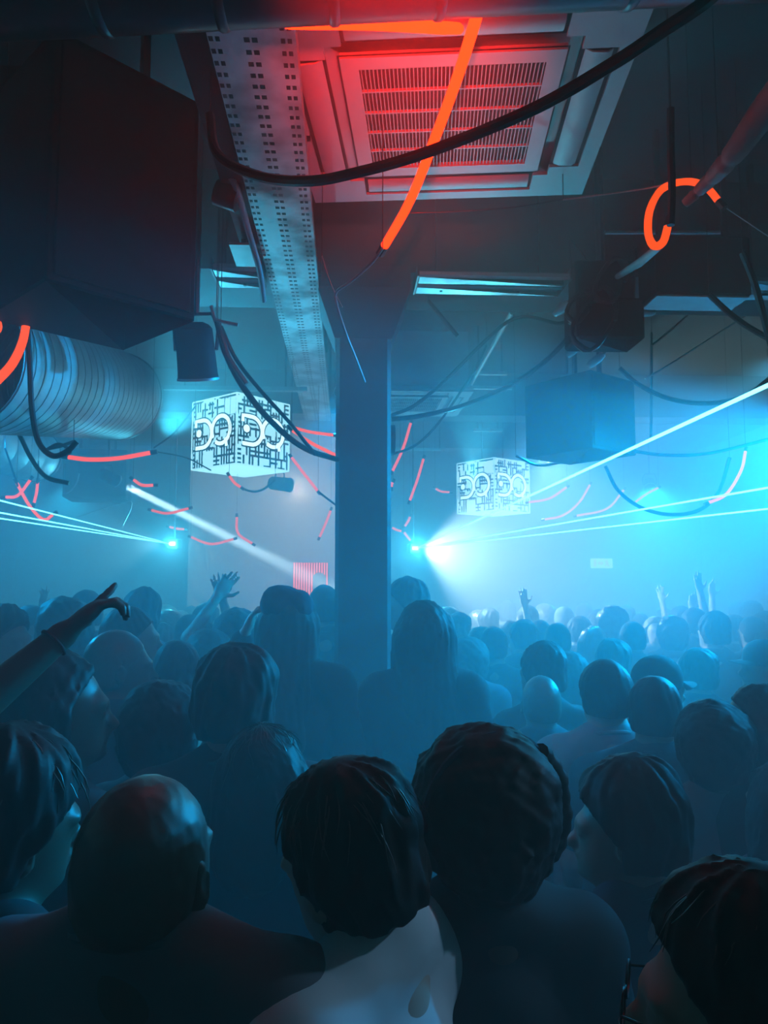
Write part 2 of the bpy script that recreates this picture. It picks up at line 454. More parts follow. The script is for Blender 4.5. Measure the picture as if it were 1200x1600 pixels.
    hv = hv or max(vox * 0.8, 0.006); g0 = hairgrow
    if hair and hair != 'bald':
        hs = Shape(); cuts = []
        line = lambda X: np.maximum((X[..., 1] - 0.035) - 0.95 * np.clip(X[..., 2] - 1.655, -0.04, 0.2), (1.570 - X[..., 2]))
        hs.ell((0, -0.018, 1.655), (.0765, .0965, .097), .03); hs.ell((0, -.035, 1.60), (.066, .07, .06), .04)
        def lockf(X, n_, amp, sw=26.0):
            az = np.arctan2(X[..., 1] + .018, X[..., 0]); rr = np.sqrt(X[..., 0] ** 2 + (X[..., 1] + .018) ** 2)
            el = np.arctan2(X[..., 2] - 1.64, rr)
            return amp * np.clip(rr / .05, 0, 1) * (np.sin(az * n_ + 2.2 * np.sin(el * 3.1 + seed) + seed) + .6 * np.sin(az * n_ * 1.9 + 1.5 * np.sin(el * 5 + seed * 2))) + amp * .8 * fbm(X, 55, seed)
        dsp = lambda X: lockf(X, 17, .0014) + 0.002 * fbm(X, 30, seed)
        gr = 0.011
        if hair == 'short': cuts = [line]
        elif hair == 'crop': cuts = [line]; gr = 0.005; dsp = lambda X: 0.0012 * fbm(X, 150, seed)
        elif hair == 'messy':
            cuts = [line]; gr = 0.018; dsp = lambda X: lockf(X, 13, .0030) + 0.004 * fbm(X, 24, seed)
            hs.ell((0.01, -.02, 1.705), (.075, .085, .065), .03)
        elif hair == 'puffy':
            hs.ell((0, -.03, 1.665), (.112, .118, .112), .03); hs.ell((0, -.04, 1.60), (.098, .085, .09), .04)
            cuts = [lambda X: (X[..., 1] - 0.055) - 0.8 * np.clip(X[..., 2] - 1.66, -0.1, 0.2)]
            gr = 0.006; dsp = lambda X: 0.0035 * fbm(X, 120, seed) + 0.005 * fbm(X, 30, seed)
        elif hair in ('long', 'bob'):
            zb = 1.24 if hair == 'long' else 1.49
            hs.cone((0, -.05, 1.62), (0, -.105, zb), .085, .070, .04, flat=(1.12, .55, 1))
            for s in (-1, 1): hs.cone((s * .070, -.005, 1.62), (s * .095, -.045, zb + .03), .034, .028, .04)
            cuts = [lambda X: (X[..., 1] - 0.045) - 0.8 * np.clip(X[..., 2] - 1.68, -0.03, 0.2)]
            gr = 0.012; dsp = lambda X: 0.0035 * fbm(X * np.array([1, 1, .12]), 170, seed) + 0.004 * fbm(X * np.array([1, 1, .4]), 35, seed)
        elif hair == 'bun':
            cuts = [line]; hs.ell((0, -.115, 1.715), (.042, .04, .04), .012)
        elif hair == 'pony':
            cuts = [line]; hs.cone((0, -.11, 1.70), (0, -.155, 1.50), .032, .02, .012)
            dsp = lambda X: 0.0035 * fbm(X * np.array([1, 1, .2]), 150, seed)
        elif hair == 'cap':
            cuts = [lambda X: 1.640 - X[..., 2] + 0.12 * (X[..., 1])]; gr = 0.013; dsp = lambda X: 0.0008 * fbm(X, 40, seed)
            hs.ell((0, -.01, 1.70), (.074, .088, .066), .03)
        elif hair == 'beanie':
            cuts = [lambda X: 1.625 - X[..., 2]]; gr = 0.016; dsp = lambda X: 0.002 * np.sin(X[..., 2] * 700) + 0.0015 * fbm(X, 40, seed)
            hs.ell((0, -.03, 1.72), (.066, .075, .062), .03)
        elif hair == 'hood':
            hs.ell((0, -.03, 1.655), (.095, .105, .108), .03); hs.cone((0, -.05, 1.60), (0, -.06, 1.48), .095, .12, .05)
            cuts = [lambda X: (X[..., 1] - 0.05) - 0.3 * np.clip(X[..., 2] - 1.6, -0.1, 0.2)]
            gr = 0.008; dsp = lambda X: 0.004 * fbm(X, 26, seed)
        V, Fq = mesh_shape(hs, hv, gr + g0, cuts=cuts, disp=dsp)
        nm = {'cap': 'cap', 'beanie': 'beanie', 'hood': 'hood'}.get(hair, 'hair')
        o = place(mesh_obj(nm, V, Fq, hairm or M_HAIR, body))
        if hair == 'cap':
            vis = MB(); n_ = 14; top = []
            for i in range(n_ + 1):
                a = math.pi * (i / n_); top.append((0.078 * math.cos(a), 0.055 + 0.040 * math.sin(a), 1.668))
            for i in range(n_ + 1):
                a = math.pi * (i / n_); top.append((0.086 * math.cos(a), 0.062 + 0.105 * math.sin(a), 1.656 - 0.008 * math.cos(2 * a)))
            v = top + [(x, y, z - 0.004) for x, y, z in top]; m_ = n_ + 1; f = []
            for i in range(n_):
                f.append((i, i + 1, m_ + i + 1, m_ + i)); f.append((2*m_ + i, 3*m_ + i, 3*m_ + i + 1, 2*m_ + i + 1)); f.append((m_ + i, m_ + i + 1, 3*m_ + i + 1, 3*m_ + i))
                f.append((i, 2*m_ + i, 2*m_ + i + 1, i + 1))
            place(vis.add(v, f).build('visor', hairm or M_HAIR, body, True))
    body['_h'] = 1.0
    del body['_h']
    return body

def strands(body, n, lo_az, hi_az, head=(0, 0, 0), rad=(.094, .112, .113), length=1.0, seed=3, r=.0011, droop=0.25, zc=1.655, wav=0.006, name='hair_strand'):
    """loose locks lying over the hair, all one part"""
    rnd = random.Random(seed); H = eul(*head); piv = np.array((0, -0.02, 1.53)); mb = MB()
    for _ in range(n):
        az = R(rnd.uniform(lo_az, hi_az)); st = rnd.uniform(0.02, 0.5); en = st + rnd.uniform(.5, 1.2) * length; pts = []
        ph = rnd.uniform(0, 6); lift = rnd.uniform(-.003, .006)
        for k in range(9):
            t = k / 8; th = st + (en - st) * t; a = az + 0.25 * t * math.sin(ph)
            rr = 1 + lift * 10 * t
            z = zc + rad[2] * math.cos(min(th, 1.9)) * rr - (max(th - 1.9, 0) * droop)
            s = math.sin(min(th, 1.57)) * rr
            q = np.array((rad[0] * s * math.cos(a) + wav * math.sin(t * 7 + ph) * t, -.018 + rad[1] * s * math.sin(a) + wav * math.cos(t * 6 + ph) * t, z))
            pts.append(Vector(H @ (q - piv) + piv))
        mb.tube(pts, [r * 1.2] * 6 + [r, r * .7, r * .3], 4)
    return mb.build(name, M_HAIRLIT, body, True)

M_SKIN = mat('skin_medium', (0.42, 0.26, 0.19), 0.5, var=0.08)
M_SKINL = mat('skin_light', (0.60, 0.42, 0.34), 0.5, var=0.06)
M_SKIND = mat('skin_dark', (0.13, 0.075, 0.05), 0.45, var=0.08)
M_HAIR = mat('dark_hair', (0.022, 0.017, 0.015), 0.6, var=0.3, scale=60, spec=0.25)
M_HAIRLIT = mat('brown_lit_hair', (0.10, 0.07, 0.05), 0.35, var=0.3, scale=60)  # brown hair, and locks whose light is put into the colour
M_HAIRBL = mat('fair_hair', (0.30, 0.22, 0.14), 0.45, var=0.3, scale=60)
C_BLACK = mat('black_cloth', (0.018, 0.018, 0.020), 0.85, var=0.2)
C_NAVY = mat('navy_cloth', (0.03, 0.035, 0.06), 0.85, var=0.2)
C_GREY = mat('grey_cloth', (0.14, 0.14, 0.15), 0.85, var=0.15)
C_WHITE = mat('white_cloth', (0.62, 0.60, 0.60), 0.8, var=0.05)
C_RED = mat('dark_red_cloth', (0.16, 0.03, 0.03), 0.85, var=0.2)
C_PALE = mat('pale_cloth', (0.36, 0.36, 0.38), 0.85, var=0.08)
C_JEANS = mat('dark_jeans', (0.04, 0.05, 0.08), 0.85, var=0.2)

def kids(o): return [c for c in bpy.data.objects if c.parent == o]
def put(body, px, py, Y, yaw=0.0, base=0.0, top=1.765, lift=0.0, wide=1.0):
    """stand the person at depth Y so that the crown of the head is where the photograph has it"""
    t = P(px, py, Y); s = (t.z - base) / top
    a = R(yaw); body.location = (t.x, Y, base); body.scale = (s * wide, s * wide, s); body.rotation_euler = (0, 0, a)
    return s
KIDS = {}
def dup(body, kidlist):
    r = body.copy(); COL.objects.link(r)
    for ch in kidlist:
        c_ = ch.copy(); COL.objects.link(c_); c_.parent = r
    return r

# ---- people close to the camera, each built on its own
near = []
def person(label, px, py, Y, yaw, base=0.0, vox=0.009, top=1.765, wide=1.0, reach=None, **kw):
    if reach:                                       # an arm that reaches to places in the room
        t = P(px, py, Y); s_ = (t.z - base) / top; inv = Matrix.Rotation(-R(yaw), 3, 'Z')
        loc = [tuple((inv @ (q - Vector((t.x, Y, base)))) / s_) for q in reach[1:3]]
        kw[reach[0]] = (loc[0], loc[1], reach[3], tuple(inv @ Vector(reach[4])))
    b = figure('person', vox, **kw); put(b, px, py, Y, yaw, base, top, wide=wide); tag(b, label, 'person'); near.append(b); return b

# 1 shaved head
p = person('person with a shaved head and high collar, back turned, front row lower left', 238, 1209, 1.10, -12, vox=0.007, top=1.752,
           head=(-6, 6, 2), hair='crop', hairm=M_SKIND, skin=M_SKIND, shirt=C_GREY, trousers=C_JEANS, bulk=1.20, neck=1.12, sleeve=1.5, wide=1.0, shrug=0.055)
# 2 far left front, hood/hair leaning
p = person('person in the lower left corner with swept hair, arm thrown up and pointing, wristband', 2, 1146, 1.24, -25, vox=0.006, reach=('armL', P(-84, 1146, 1.36), P(96, 994, 1.48), 'drop', (0.35, 0.1, -0.9)), head=(-20, -4, 8),
           hair='messy', shirt=C_BLACK, trousers=C_BLACK, skin=M_SKIND, sleeve=0.5, seed=2.2)
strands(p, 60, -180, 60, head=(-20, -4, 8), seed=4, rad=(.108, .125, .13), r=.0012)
def local(b, q):
    return (Matrix.Rotation(-b.rotation_euler.z, 3, 'Z') @ (Vector(q) - b.location)) / b.scale.z
wa, wb = local(p, P(84, 1004, 1.472)), local(p, P(90, 998, 1.476)); ax_ = (local(p, P(96, 994, 1.48)) - local(p, P(-84, 1146, 1.36))).normalized(); uu = ax_.orthogonal().normalized(); vv = ax_.cross(uu)
MB().tube([wa + (uu * math.cos(t * math.pi / 10) + vv * math.sin(t * math.pi / 10)) * .028 for t in range(21)], .0032, 8, cap=False).build('wristband', C_RED, p, True)
# 3 white t-shirt
p = person('person in a white t-shirt with loose wavy hair, head bowed, front row centre', 570, 1180, 1.14, 56, vox=0.007, top=1.775,
           head=(-8, -8, -13), hair='messy', shirt=C_WHITE, trousers=C_JEANS, skin=M_SKINL, sleeve=0.6, seed=1.3, hairgrow=-0.006, neck=0.95, shrug=0.03)
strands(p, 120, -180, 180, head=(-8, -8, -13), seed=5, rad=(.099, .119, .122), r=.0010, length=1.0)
# 4 big hair with headband
p4 = person('person with big puffy hair held by a headband and a coiled side braid, front row', 745, 1118, 1.30, 10, vox=0.007, top=1.792,
           head=(14, 2, -1), hair='puffy', shirt=C_BLACK, trousers=C_BLACK, skin=M_SKIND, sleeve=0.6, seed=3.1, hairgrow=0.0)
# 5 right corner
p = person('person with tousled lit hair and glasses in the lower right corner, looking left', 1152, 1345, 0.80, 30, vox=0.007, top=1.785,
           head=(35, 2, 0), hair='messy', shirt=C_BLACK, trousers=C_BLACK, skin=M_SKIN, sleeve=1.5, seed=4.4)
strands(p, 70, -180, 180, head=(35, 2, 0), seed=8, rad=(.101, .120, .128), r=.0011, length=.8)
p5 = p
# 6
person('person with round dark hair looking left, right of the coiled braid', 975, 1192, 1.58, 28, top=1.775, head=(38, 0, 0), hair='messy', shirt=C_NAVY,
       trousers=C_JEANS, skin=M_SKIN, sleeve=1.5, seed=5.0, hairgrow=0.008)
# 7 short hair, broad dark shirt
person('broad person in a dark shirt, short cropped hair, right of the pale t-shirt', 1018, 1053, 2.55, -8, top=1.765, head=(-6, 0, 2), hair='short', shirt=C_NAVY,
       trousers=C_JEANS, skin=M_SKIN, sleeve=0.7, seed=5.5, bulk=1.18, neck=1.05)
# 8 pale t-shirt
person('person in a pale t-shirt with short thick hair, back turned, right of centre', 944, 1028, 2.75, 3, head=(6, 2, -2), hair='short', shirt=C_PALE, trousers=C_JEANS,
       skin=M_SKINL, seed=6.1, bulk=1.12, neck=1.1, top=1.768, hairgrow=.004)
# 9 bald mid
person('person with a smooth shaved head between the long haired one and the pale t-shirt', 843, 1056, 3.10, 0, top=1.752, head=(0, 4, 0), hair='crop', hairm=M_SKIND, shirt=C_NAVY,
       trousers=C_JEANS, skin=M_SKIND, seed=6.6, bulk=1.05)
person('person with full dark hair directly behind the smooth shaved head', 845, 1005, 3.42, 15, head=(15, 0, 0), hair='messy', shirt=C_BLACK, trousers=C_JEANS, seed=7.1, vox=.011, top=1.78)
person('person with round curly hair in front of the broad dark shirt, at the right', 1106, 1096, 2.25, 5, head=(-5, 0, 0), hair='puffy', shirt=C_GREY, trousers=C_JEANS, seed=7.7, top=1.775)
p12 = person('person with pale earrings and dark hair near the right edge, facing left', 1180, 1066, 2.30, 35, head=(38, 0, 0), hair='bob', shirt=C_BLACK, trousers=C_JEANS, seed=8.1, skin=M_SKIND)
p14 = person('person wearing a flat-brimmed cap at the right edge, lit from behind', 1188, 1003, 3.9, 60, head=(20, 0, 0), hair='cap', hairm=C_GREY, shirt=C_BLACK, trousers=C_JEANS, seed=8.8, vox=.011)
p15 = person('person wearing a dark cap with a shiny badge, behind the broad dark shirt', 1028, 1029, 3.05, -60, head=(-15, 0, 0), hair='cap', hairm=C_BLACK, shirt=C_GREY, trousers=C_JEANS, seed=9.3, vox=.011)
person('person with rounded dark hair behind the capped one, right side', 1088, 1018, 3.9, 0, head=(10, 0, 0), hair='messy', shirt=C_NAVY, trousers=C_JEANS, seed=9.9, vox=.011)
person('person with a dark crown of hair showing above the pale t-shirt', 955, 1003, 4.2, 0, head=(0, 0, 0), hair='messy', shirt=C_NAVY, trousers=C_JEANS, seed=10.2, vox=.011)
# 17-18
person('person with a round head and sloping dark shoulders, right of the long haired one', 771, 978, 4.7, -12, head=(-15, 0, 0), hair='short', shirt=C_BLACK, trousers=C_JEANS, seed=10.9, vox=.011)
person('person with wide dark hair close behind the long haired one', 731, 998, 4.3, 5, head=(0, 0, 0), hair='puffy', shirt=C_NAVY, trousers=C_JEANS, seed=11.4, vox=.011)
person('person with flat dark hair behind the full haired one, right of centre', 891, 1016, 4.1, 0, head=(0, 0, 0), hair='bob', shirt=C_BLACK, trousers=C_JEANS, seed=11.9, vox=.011)
# 20 long hair
person('tall person with long straight hair standing right of the column', 662, 938, 3.02, 4, head=(8, 4, -3), hair='long', shirt=C_BLACK, trousers=C_BLACK, seed=12.3, base=0.13, hairgrow=.006, sleeve=1.5)
person('person in profile facing left, head against the right side of the column', 632, 908, 4.25, 60, base=0.13, head=(30, 0, 0), hair='messy', shirt=C_NAVY, trousers=C_JEANS, seed=12.9, vox=.011)
# 23
p23 = person('tall person with a lumpy headscarf left of the column, hand raised to the ear', 450, 919, 2.98, -5, base=0.13, head=(10, 0, 3), hair='long', shirt=C_BLACK, trousers=C_BLACK, seed=13.3,
       armL=((-0.30, 0.10, 1.30), (-0.175, 0.06, 1.585), 'relaxed', (1, 0, 0)), sleeve=1.5)
person('person half hidden by the left side of the column, head below the striped panel', 507, 913, 4.3, 0, base=0.13, head=(0, 0, 0), hair='short', shirt=C_BLACK, trousers=C_JEANS, seed=13.8, vox=.011)
# 24
person('person with a thick rounded haircut, large dark head left of the column', 368, 1007, 2.02, 4, head=(2, 3, 0), hair='messy', shirt=C_BLACK, trousers=C_JEANS, seed=14.2, top=1.785, hairgrow=.004, neck=1.05, bulk=1.08)
person('person with neat short hair, left of the thick rounded haircut', 279, 998, 3.05, 0, head=(0, 0, 0), hair='short', shirt=C_BLACK, trousers=C_JEANS, seed=14.8, bulk=1.05)
person('person with tight curls half hidden behind the thick rounded haircut', 329, 986, 4.0, 0, hair='puffy', shirt=C_NAVY, trousers=C_JEANS, seed=15.1, vox=.012)
p = person('person with smooth rounded hair between the shaved head and the column', 418, 1127, 1.78, -10, head=(-8, 6, 0), hair='bob', shirt=C_NAVY, trousers=C_JEANS, seed=15.6, sleeve=1.5)
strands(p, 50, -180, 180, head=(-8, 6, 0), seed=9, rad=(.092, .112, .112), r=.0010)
person('person with a big dark mop of hair and pale sleeve, second row left', 262, 1072, 2.15, -18, head=(-18, 0, 0), hair='puffy', shirt=C_GREY, trousers=C_JEANS, seed=16.0)
# 29
person('person with a smooth scalp in profile facing right, behind the pointing hand', 188, 986, 2.72, -40, top=1.752, head=(-28, 0, 0), hair='crop', hairm=M_SKIND, shirt=C_NAVY, trousers=C_JEANS, seed=16.4, skin=M_SKIND)
# 30 arm raised pointing
t30 = P(95, 1012, 1.92); s30 = t30.z / 1.765
p30 = person('person in a sleeveless top in profile below the pointing hand, left side', 92, 1012, 1.78, -42, head=(-25, 0, 0), hair='bob', shirt=C_BLACK, trousers=C_JEANS, seed=16.9, sleeve=0.12,
       skin=M_SKIND)
person('person in profile facing right with a long nose, above the smooth scalp', 207, 946, 3.35, -45, head=(-35, 0, 0), hair='short', shirt=C_GREY, trousers=C_JEANS, seed=17.2)
p32 = person('person with wide hair seen between the raised arm and the left crowd', 105, 938, 3.6, 10, hair='puffy', shirt=C_BLACK, trousers=C_JEANS, seed=17.7, vox=.011)
person('person with shiny hair and face partly lit, near the left edge', 55, 944, 4.1, -60, head=(-50, 0, 0), hair='short', shirt=C_NAVY, trousers=C_JEANS, seed=18.1, vox=.011)
person('person at the left edge with cheek catching the light', 12, 950, 3.4, -55, head=(-50, 0, 0), hair='messy', shirt=C_BLACK, trousers=C_JEANS, seed=18.5)
person('person with a dark head rising behind the pointing fingertip', 137, 921, 4.7, 0, hair='short', shirt=C_BLACK, trousers=C_JEANS, seed=18.9, vox=.011)
person('person with a flat-topped haircut right of the pointing hand, further back', 222, 925, 4.4, 0, hair='messy', shirt=C_NAVY, trousers=C_JEANS, seed=19.4, vox=.011)
person('person with broad hair and one arm raised with two fingers apart, left of headscarf', 370, 955, 4.15, 8, hair='puffy', shirt=C_NAVY, trousers=C_JEANS, seed=19.9, vox=.009,
       armL=((-0.235, 0.03, 1.63), (-0.10, 0.06, 1.84), 'spread', (0.2, -1, 0)), sleeve=0.5)
person('person with arm straight up and open hand, between the curls and the raised fingers', 318, 968, 4.75, 8, hair='short', shirt=C_NAVY, trousers=C_JEANS, seed=20.4, vox=.009,
       armR=((0.17, 0.03, 1.68), (0.11, 0.02, 1.89), 'open', (0, -1, 0)), sleeve=0.5)
person('person in dark clothes at the far right edge in the second row, cut off', 1218, 1185, 1.9, 10, hair='bob', shirt=C_NAVY, trousers=C_JEANS, seed=21.0)

# small things people wear
def hpt(head, q):
    H = eul(*head); pv = np.array((0, -0.02, 1.53)); return Vector(H @ (np.array(q, float) - pv) + pv)
hd = (14, 2, -1)
band = [hpt(hd, (0.119 * math.cos(a), -.04 - .02 * math.sin(a), 1.655 + 0.118 * math.sin(a))) for a in [math.pi * (i / 24) * 1.1 - 0.15 for i in range(25)]]
MB().tube(band, .0085, 8).build('headband', C_NAVY, p4, True)
br = [hpt(hd, q) for q in ((.085, -.06, 1.735), (.120, -.05, 1.705), (.142, -.045, 1.66), (.150, -.04, 1.615), (.145, -.035, 1.575), (.118, -.03, 1.548), (.085, -.02, 1.545))]
sp_ = spline(br, 8); MB().tube(sp_, [.019 + .003 * math.sin(i * .9) * math.sin(i * .37) - .00012 * i for i in range(len(sp_))], 10).build('braid', M_HAIR, p4, True)
g = MB(); hd = (35, 2, 0)
for s_ in (-1, 1):
    g.tube([hpt(hd, (s_ * .033 + .024 * math.cos(a), .118, 1.628 + .018 * math.sin(a))) for a in [i * math.pi / 8 for i in range(17)]], .0016, 6, cap=False)
    g.tube([hpt(hd, (s_ * .057, .118, 1.632)), hpt(hd, (s_ * .086, .02, 1.632))], .0016, 6)
g.tube([hpt(hd, (-.010, .119, 1.632)), hpt(hd, (.010, .119, 1.632))], .0016, 6)
g.build('glasses', M_DSTEEL, p5, True)
for s_ in (-1, 1):
    MB().tube([hpt((38, 0, 0), (s_ * .100, -.01, 1.588)), hpt((38, 0, 0), (s_ * .104, -.01, 1.555)), hpt((38, 0, 0), (s_ * .104, -.01, 1.535))], [.004, .009, .003], 8).build('earring', M_STEEL, p12, True)
MB().tube([hpt((-15, 0, 0), (-.05, .085, 1.70)), hpt((-15, 0, 0), (-.05, .105, 1.70))], .016, 12).build('badge', M_STEEL, p15, True)
kn = Shape(); kn.ell((.050, -.045, 1.700), (.052, .070, .058), .02); kn.ell((-.022, -.030, 1.706), (.074, .092, .072), .02)
V, Fq = mesh_shape(kn, .007, 0, disp=lambda X: .003 * fbm(X, 60, 2.0)); mesh_obj('headscarf', V, Fq, C_NAVY, p23)

# ---- crowd further back: a few figures built once, then copied
FAR = [figure('person', .014, head=(0, 0, 0), hair='short', shirt=C_NAVY, trousers=C_JEANS, seed=31),
       figure('person', .014, head=(30, 0, 0), hair='messy', shirt=C_BLACK, trousers=C_JEANS, seed=32, skin=M_SKINL),
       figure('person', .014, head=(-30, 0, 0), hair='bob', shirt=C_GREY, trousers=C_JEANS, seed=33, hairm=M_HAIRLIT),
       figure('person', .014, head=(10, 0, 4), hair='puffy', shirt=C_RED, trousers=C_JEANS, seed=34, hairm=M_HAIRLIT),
       figure('person', .014, head=(-12, 0, 0), hair='cap', shirt=C_PALE, trousers=C_JEANS, seed=35, hairm=C_GREY),
       figure('person', .012, head=(0, 0, 0), hair='short', shirt=C_GREY, trousers=C_JEANS, seed=36, skin=M_SKINL,
              armR=((0.24, 0.08, 1.62), (0.20, 0.10, 1.88), 'open', (0, -1, 0))),
       figure('person', .014, head=(170, 0, 0), hair='long', shirt=C_PALE, trousers=C_JEANS, seed=37, skin=M_SKINL, hairm=M_HAIRBL),
       figure('person', .012, head=(0, 0, 0), hair='messy', shirt=C_BLACK, trousers=C_JEANS, seed=38, skin=M_SKINL,
              armL=((-0.33, 0.06, 1.56), (-0.30, 0.10, 1.83), 'spread', (0, -1, 0)), armR=((0.33, 0.06, 1.50), (0.42, 0.08, 1.76), 'open', (0, -1, 0)))]
KD = {id(f): kids(f) for f in FAR}
look = ['short hair', 'tousled hair', 'bobbed hair', 'fluffy hair', 'cap', 'one raised hand', 'long fair hair', 'both hands raised']
cat_i = [0] * len(FAR)
rows = [(5.35, [(20, 0), (78, 2), (165, 3), (255, 1), (300, 0), (352, 2), (398, 1), (690, 0), (752, 3), (815, 1), (868, 0), (925, 2), (985, 0), (1045, 3), (1112, 1), (1170, 0)]),
        (6.1, [(5, 1), (48, 3), (100, 7), (150, 0), (190, 2), (268, 3), (322, 1), (378, 3), (425, 0), (675, 2), (715, 1), (795, 5), (842, 0), (902, 1), (950, 3), (1020, 6), (1080, 5), (1140, 7), (1190, 1)]),
        (7.0, [(22, 3), (70, 1), (118, 0), (172, 1), (228, 3), (285, 2), (340, 3), (410, 1), (470, 0), (648, 1), (700, 3), (762, 1), (822, 0), (880, 4), (932, 1), (1000, 5), (1060, 1), (1120, 0), (1168, 7)]),
        (8.0, [(40, 1), (95, 3), (145, 1), (205, 0), (262, 3), (300, 1), (365, 3), (440, 2), (630, 0), (690, 1), (745, 3), (790, 1), (850, 3), (910, 0), (975, 1), (1035, 0), (1095, 2), (1150, 1)])]
rown = ['first', 'second', 'third', 'last']
taken = []
for ri, (Y, ps) in enumerate(rows):
    for i, (px, k) in enumerate(ps):
        f = FAR[k]
        o = f if cat_i[k] == 0 else dup(f, KD[id(f)])
        cat_i[k] += 1
        yy = Y + (.2 if i % 2 else -.2) + random.uniform(-.05, .05); zt = random.uniform(1.66, 1.80) if ri < 3 else random.uniform(1.66, 1.76)
        if 440 < px < 640: zt = 1.60
        s = zt / 1.765; x = P(px, 900, yy).x
        o.location = (x, yy, 0); o.scale = (s, s, s); o.rotation_euler = (0, 0, R(random.uniform(-25, 25)))
        tag(o, None, 'person', 'hazy crowd at the back of the room'); taken.append((ri, px, k, o))
for ri in range(4):
    left = [t for t in taken if t[0] == ri and t[1] < 570]; right = [t for t in taken if t[0] == ri and t[1] > 570]
    ordn = ['first', 'second', 'third', 'fourth', 'fifth', 'sixth', 'seventh', 'eighth', 'ninth', 'tenth', 'eleventh', 'twelfth']
    for side, lst in (('left of', left), ('right of', right)):
        lst.sort(key=lambda t: t[1])
        for i, t in enumerate(lst):
            t[3]['label'] = 'hazy person with %s, %s hazy row, %s from left, %s column' % (look[t[2]], rown[ri], ordn[i], side)
for f, n in zip(FAR, cat_i):
    if n == 0:
        for c_ in kids(f): bpy.data.objects.remove(c_)
        bpy.data.objects.remove(f)
# ------------------------------------------------------------------ air conditioner above
def ac_unit(o, W, m_lab, bars=(46, 5), mp=M_PLASTIC):
    """square ceiling cassette seen from below; origin at the centre of its lower face"""
    h = W / 2
    body = MB()
    # face ring pieces around four outlet slots and the square inlet
    i_ = h * 0.62          # inlet frame half size
    body.box((-h, -h, 0.012), (h, h, 0.05), ch=0.01)
    body.box((-h * .93, -h * .93, 0.05), (h * .93, h * .93, CZ - (o.location.z) - .002))
    body.build('housing', mp, o)
    sl0, sl1, sw = h * 0.70, h * 0.90, h * 0.60
    fr = MB()
    # face panel with slots left open
    for s in (-1, 1):
        fr.box((-h, s * h if s < 0 else sl1, 0.0), (h, -sl1 if s < 0 else h, .014))
        fr.box((s * h if s < 0 else sl1, -sl1, 0.0), (-sl1 if s < 0 else h, sl1, .014))
        for t in (-1, 1):
            a, b = (sl0, sl1) if s > 0 else (-sl1, -sl0); c_, d = (sw, sl1) if t > 0 else (-sl1, -sw)
            fr.box((a, c_, 0), (b, d, .014))
            if abs(sl0 - sw) > 1e-6:
                pass
            fr.box(((sw if t > 0 else -sl0), (a), 0), ((sl0 if t > 0 else -sw), (b), .014))
    fr.build('face_panel', mp, o)
    for k in range(4):
        a = k * math.pi / 2; M = Matrix.Rotation(a, 4, 'Z')
        w_ = MB(); w_.box((-sw, sl0, .010), (sw, sl1, .0115), M); w_.build('outlet_slot', M_DARKIN, o)
        n = 8; v = []; q = [(sl0 + .010, .008), (sl0 + .03 * h * 2, -.002), (sl1 - .055 * h, -.004), (sl1 - .028 * h, .004)]
        v1 = [M @ Vector((x, y, z)) for x in (-sw + .012, sw - .012) for y, z in q]
        v2 = [M @ Vector((x, y, z + .005)) for x in (-sw + .012, sw - .012) for y, z in q]
        f = [(0,1,5,4),(1,2,6,5),(2,3,7,6),(8,12,13,9),(9,13,14,10),(10,14,15,11),(0,4,12,8),(3,11,15,7),(0,8,9,1),(1,9,10,2),(2,10,11,3),(4,5,13,12),(5,6,14,13),(6,7,15,14)]
        MB().add(v1 + v2, f).build('louvre', mp, o, True)
    g = MB(); gi = i_ * .84
    for s in (-1, 1):
        g.box((-i_, (s * i_ if s < 0 else gi), -.006), (i_, (-gi if s < 0 else i_), .012)); g.box(((s * i_ if s < 0 else gi), -gi, -.006), ((-gi if s < 0 else i_), gi, .012))
    g.build('grille_frame', mp, o)
    sm = MB()
    for s in (-1, 1):
        sm.box((-i_ - .006, (s * (i_ + .006) if s < 0 else i_ + .001), .0), (i_ + .006, (-(i_ + .001) if s < 0 else i_ + .006), -.0008)); sm.box(((s * (i_ + .006) if s < 0 else i_ + .001), -i_, .0), ((-(i_ + .001) if s < 0 else i_ + .006), i_, -.0008))
    sm.build('seam', M_DARKIN, o)
    MB().box((-gi, -gi, .0095), (gi, gi, .0115)).build('filter', M_DARKIN, o)
    br = MB(); nb, nh = bars
    for k in range(nb):
        x = -gi + 2 * gi * (k + .5) / nb; br.box((x - .0014, -gi, -.003), (x + .0014, gi, .006))
    for k in range(1, nh):
        y = -gi + 2 * gi * k / nh; br.box((-gi, y - .003, -.004), (gi, y + .003, .004))
    br.build('grille', mp, o)
    tag(o, m_lab, 'air conditioner')
a1, a2 = PZ(495, 317, 3.39), PZ(907, 304, 3.39)
W = (a2 - a1).length + .01; an = math.atan2(a2.y - a1.y, a2.x - a1.x); mid = (a1 + a2) / 2 + Vector((math.sin(an), -math.cos(an), 0)) * W / 2
o = empty('air_conditioner', mid, an)
ac_unit(o, W, 'large square air conditioner overhead with grille, washed in red light')
q = P(625, 635, 6.3); o = empty('air_conditioner', (0.52, 6.15, 3.42), 0); ac_unit(o, 0.9, 'distant square air conditioner right of the column, pale in the haze', bars=(30, 4))

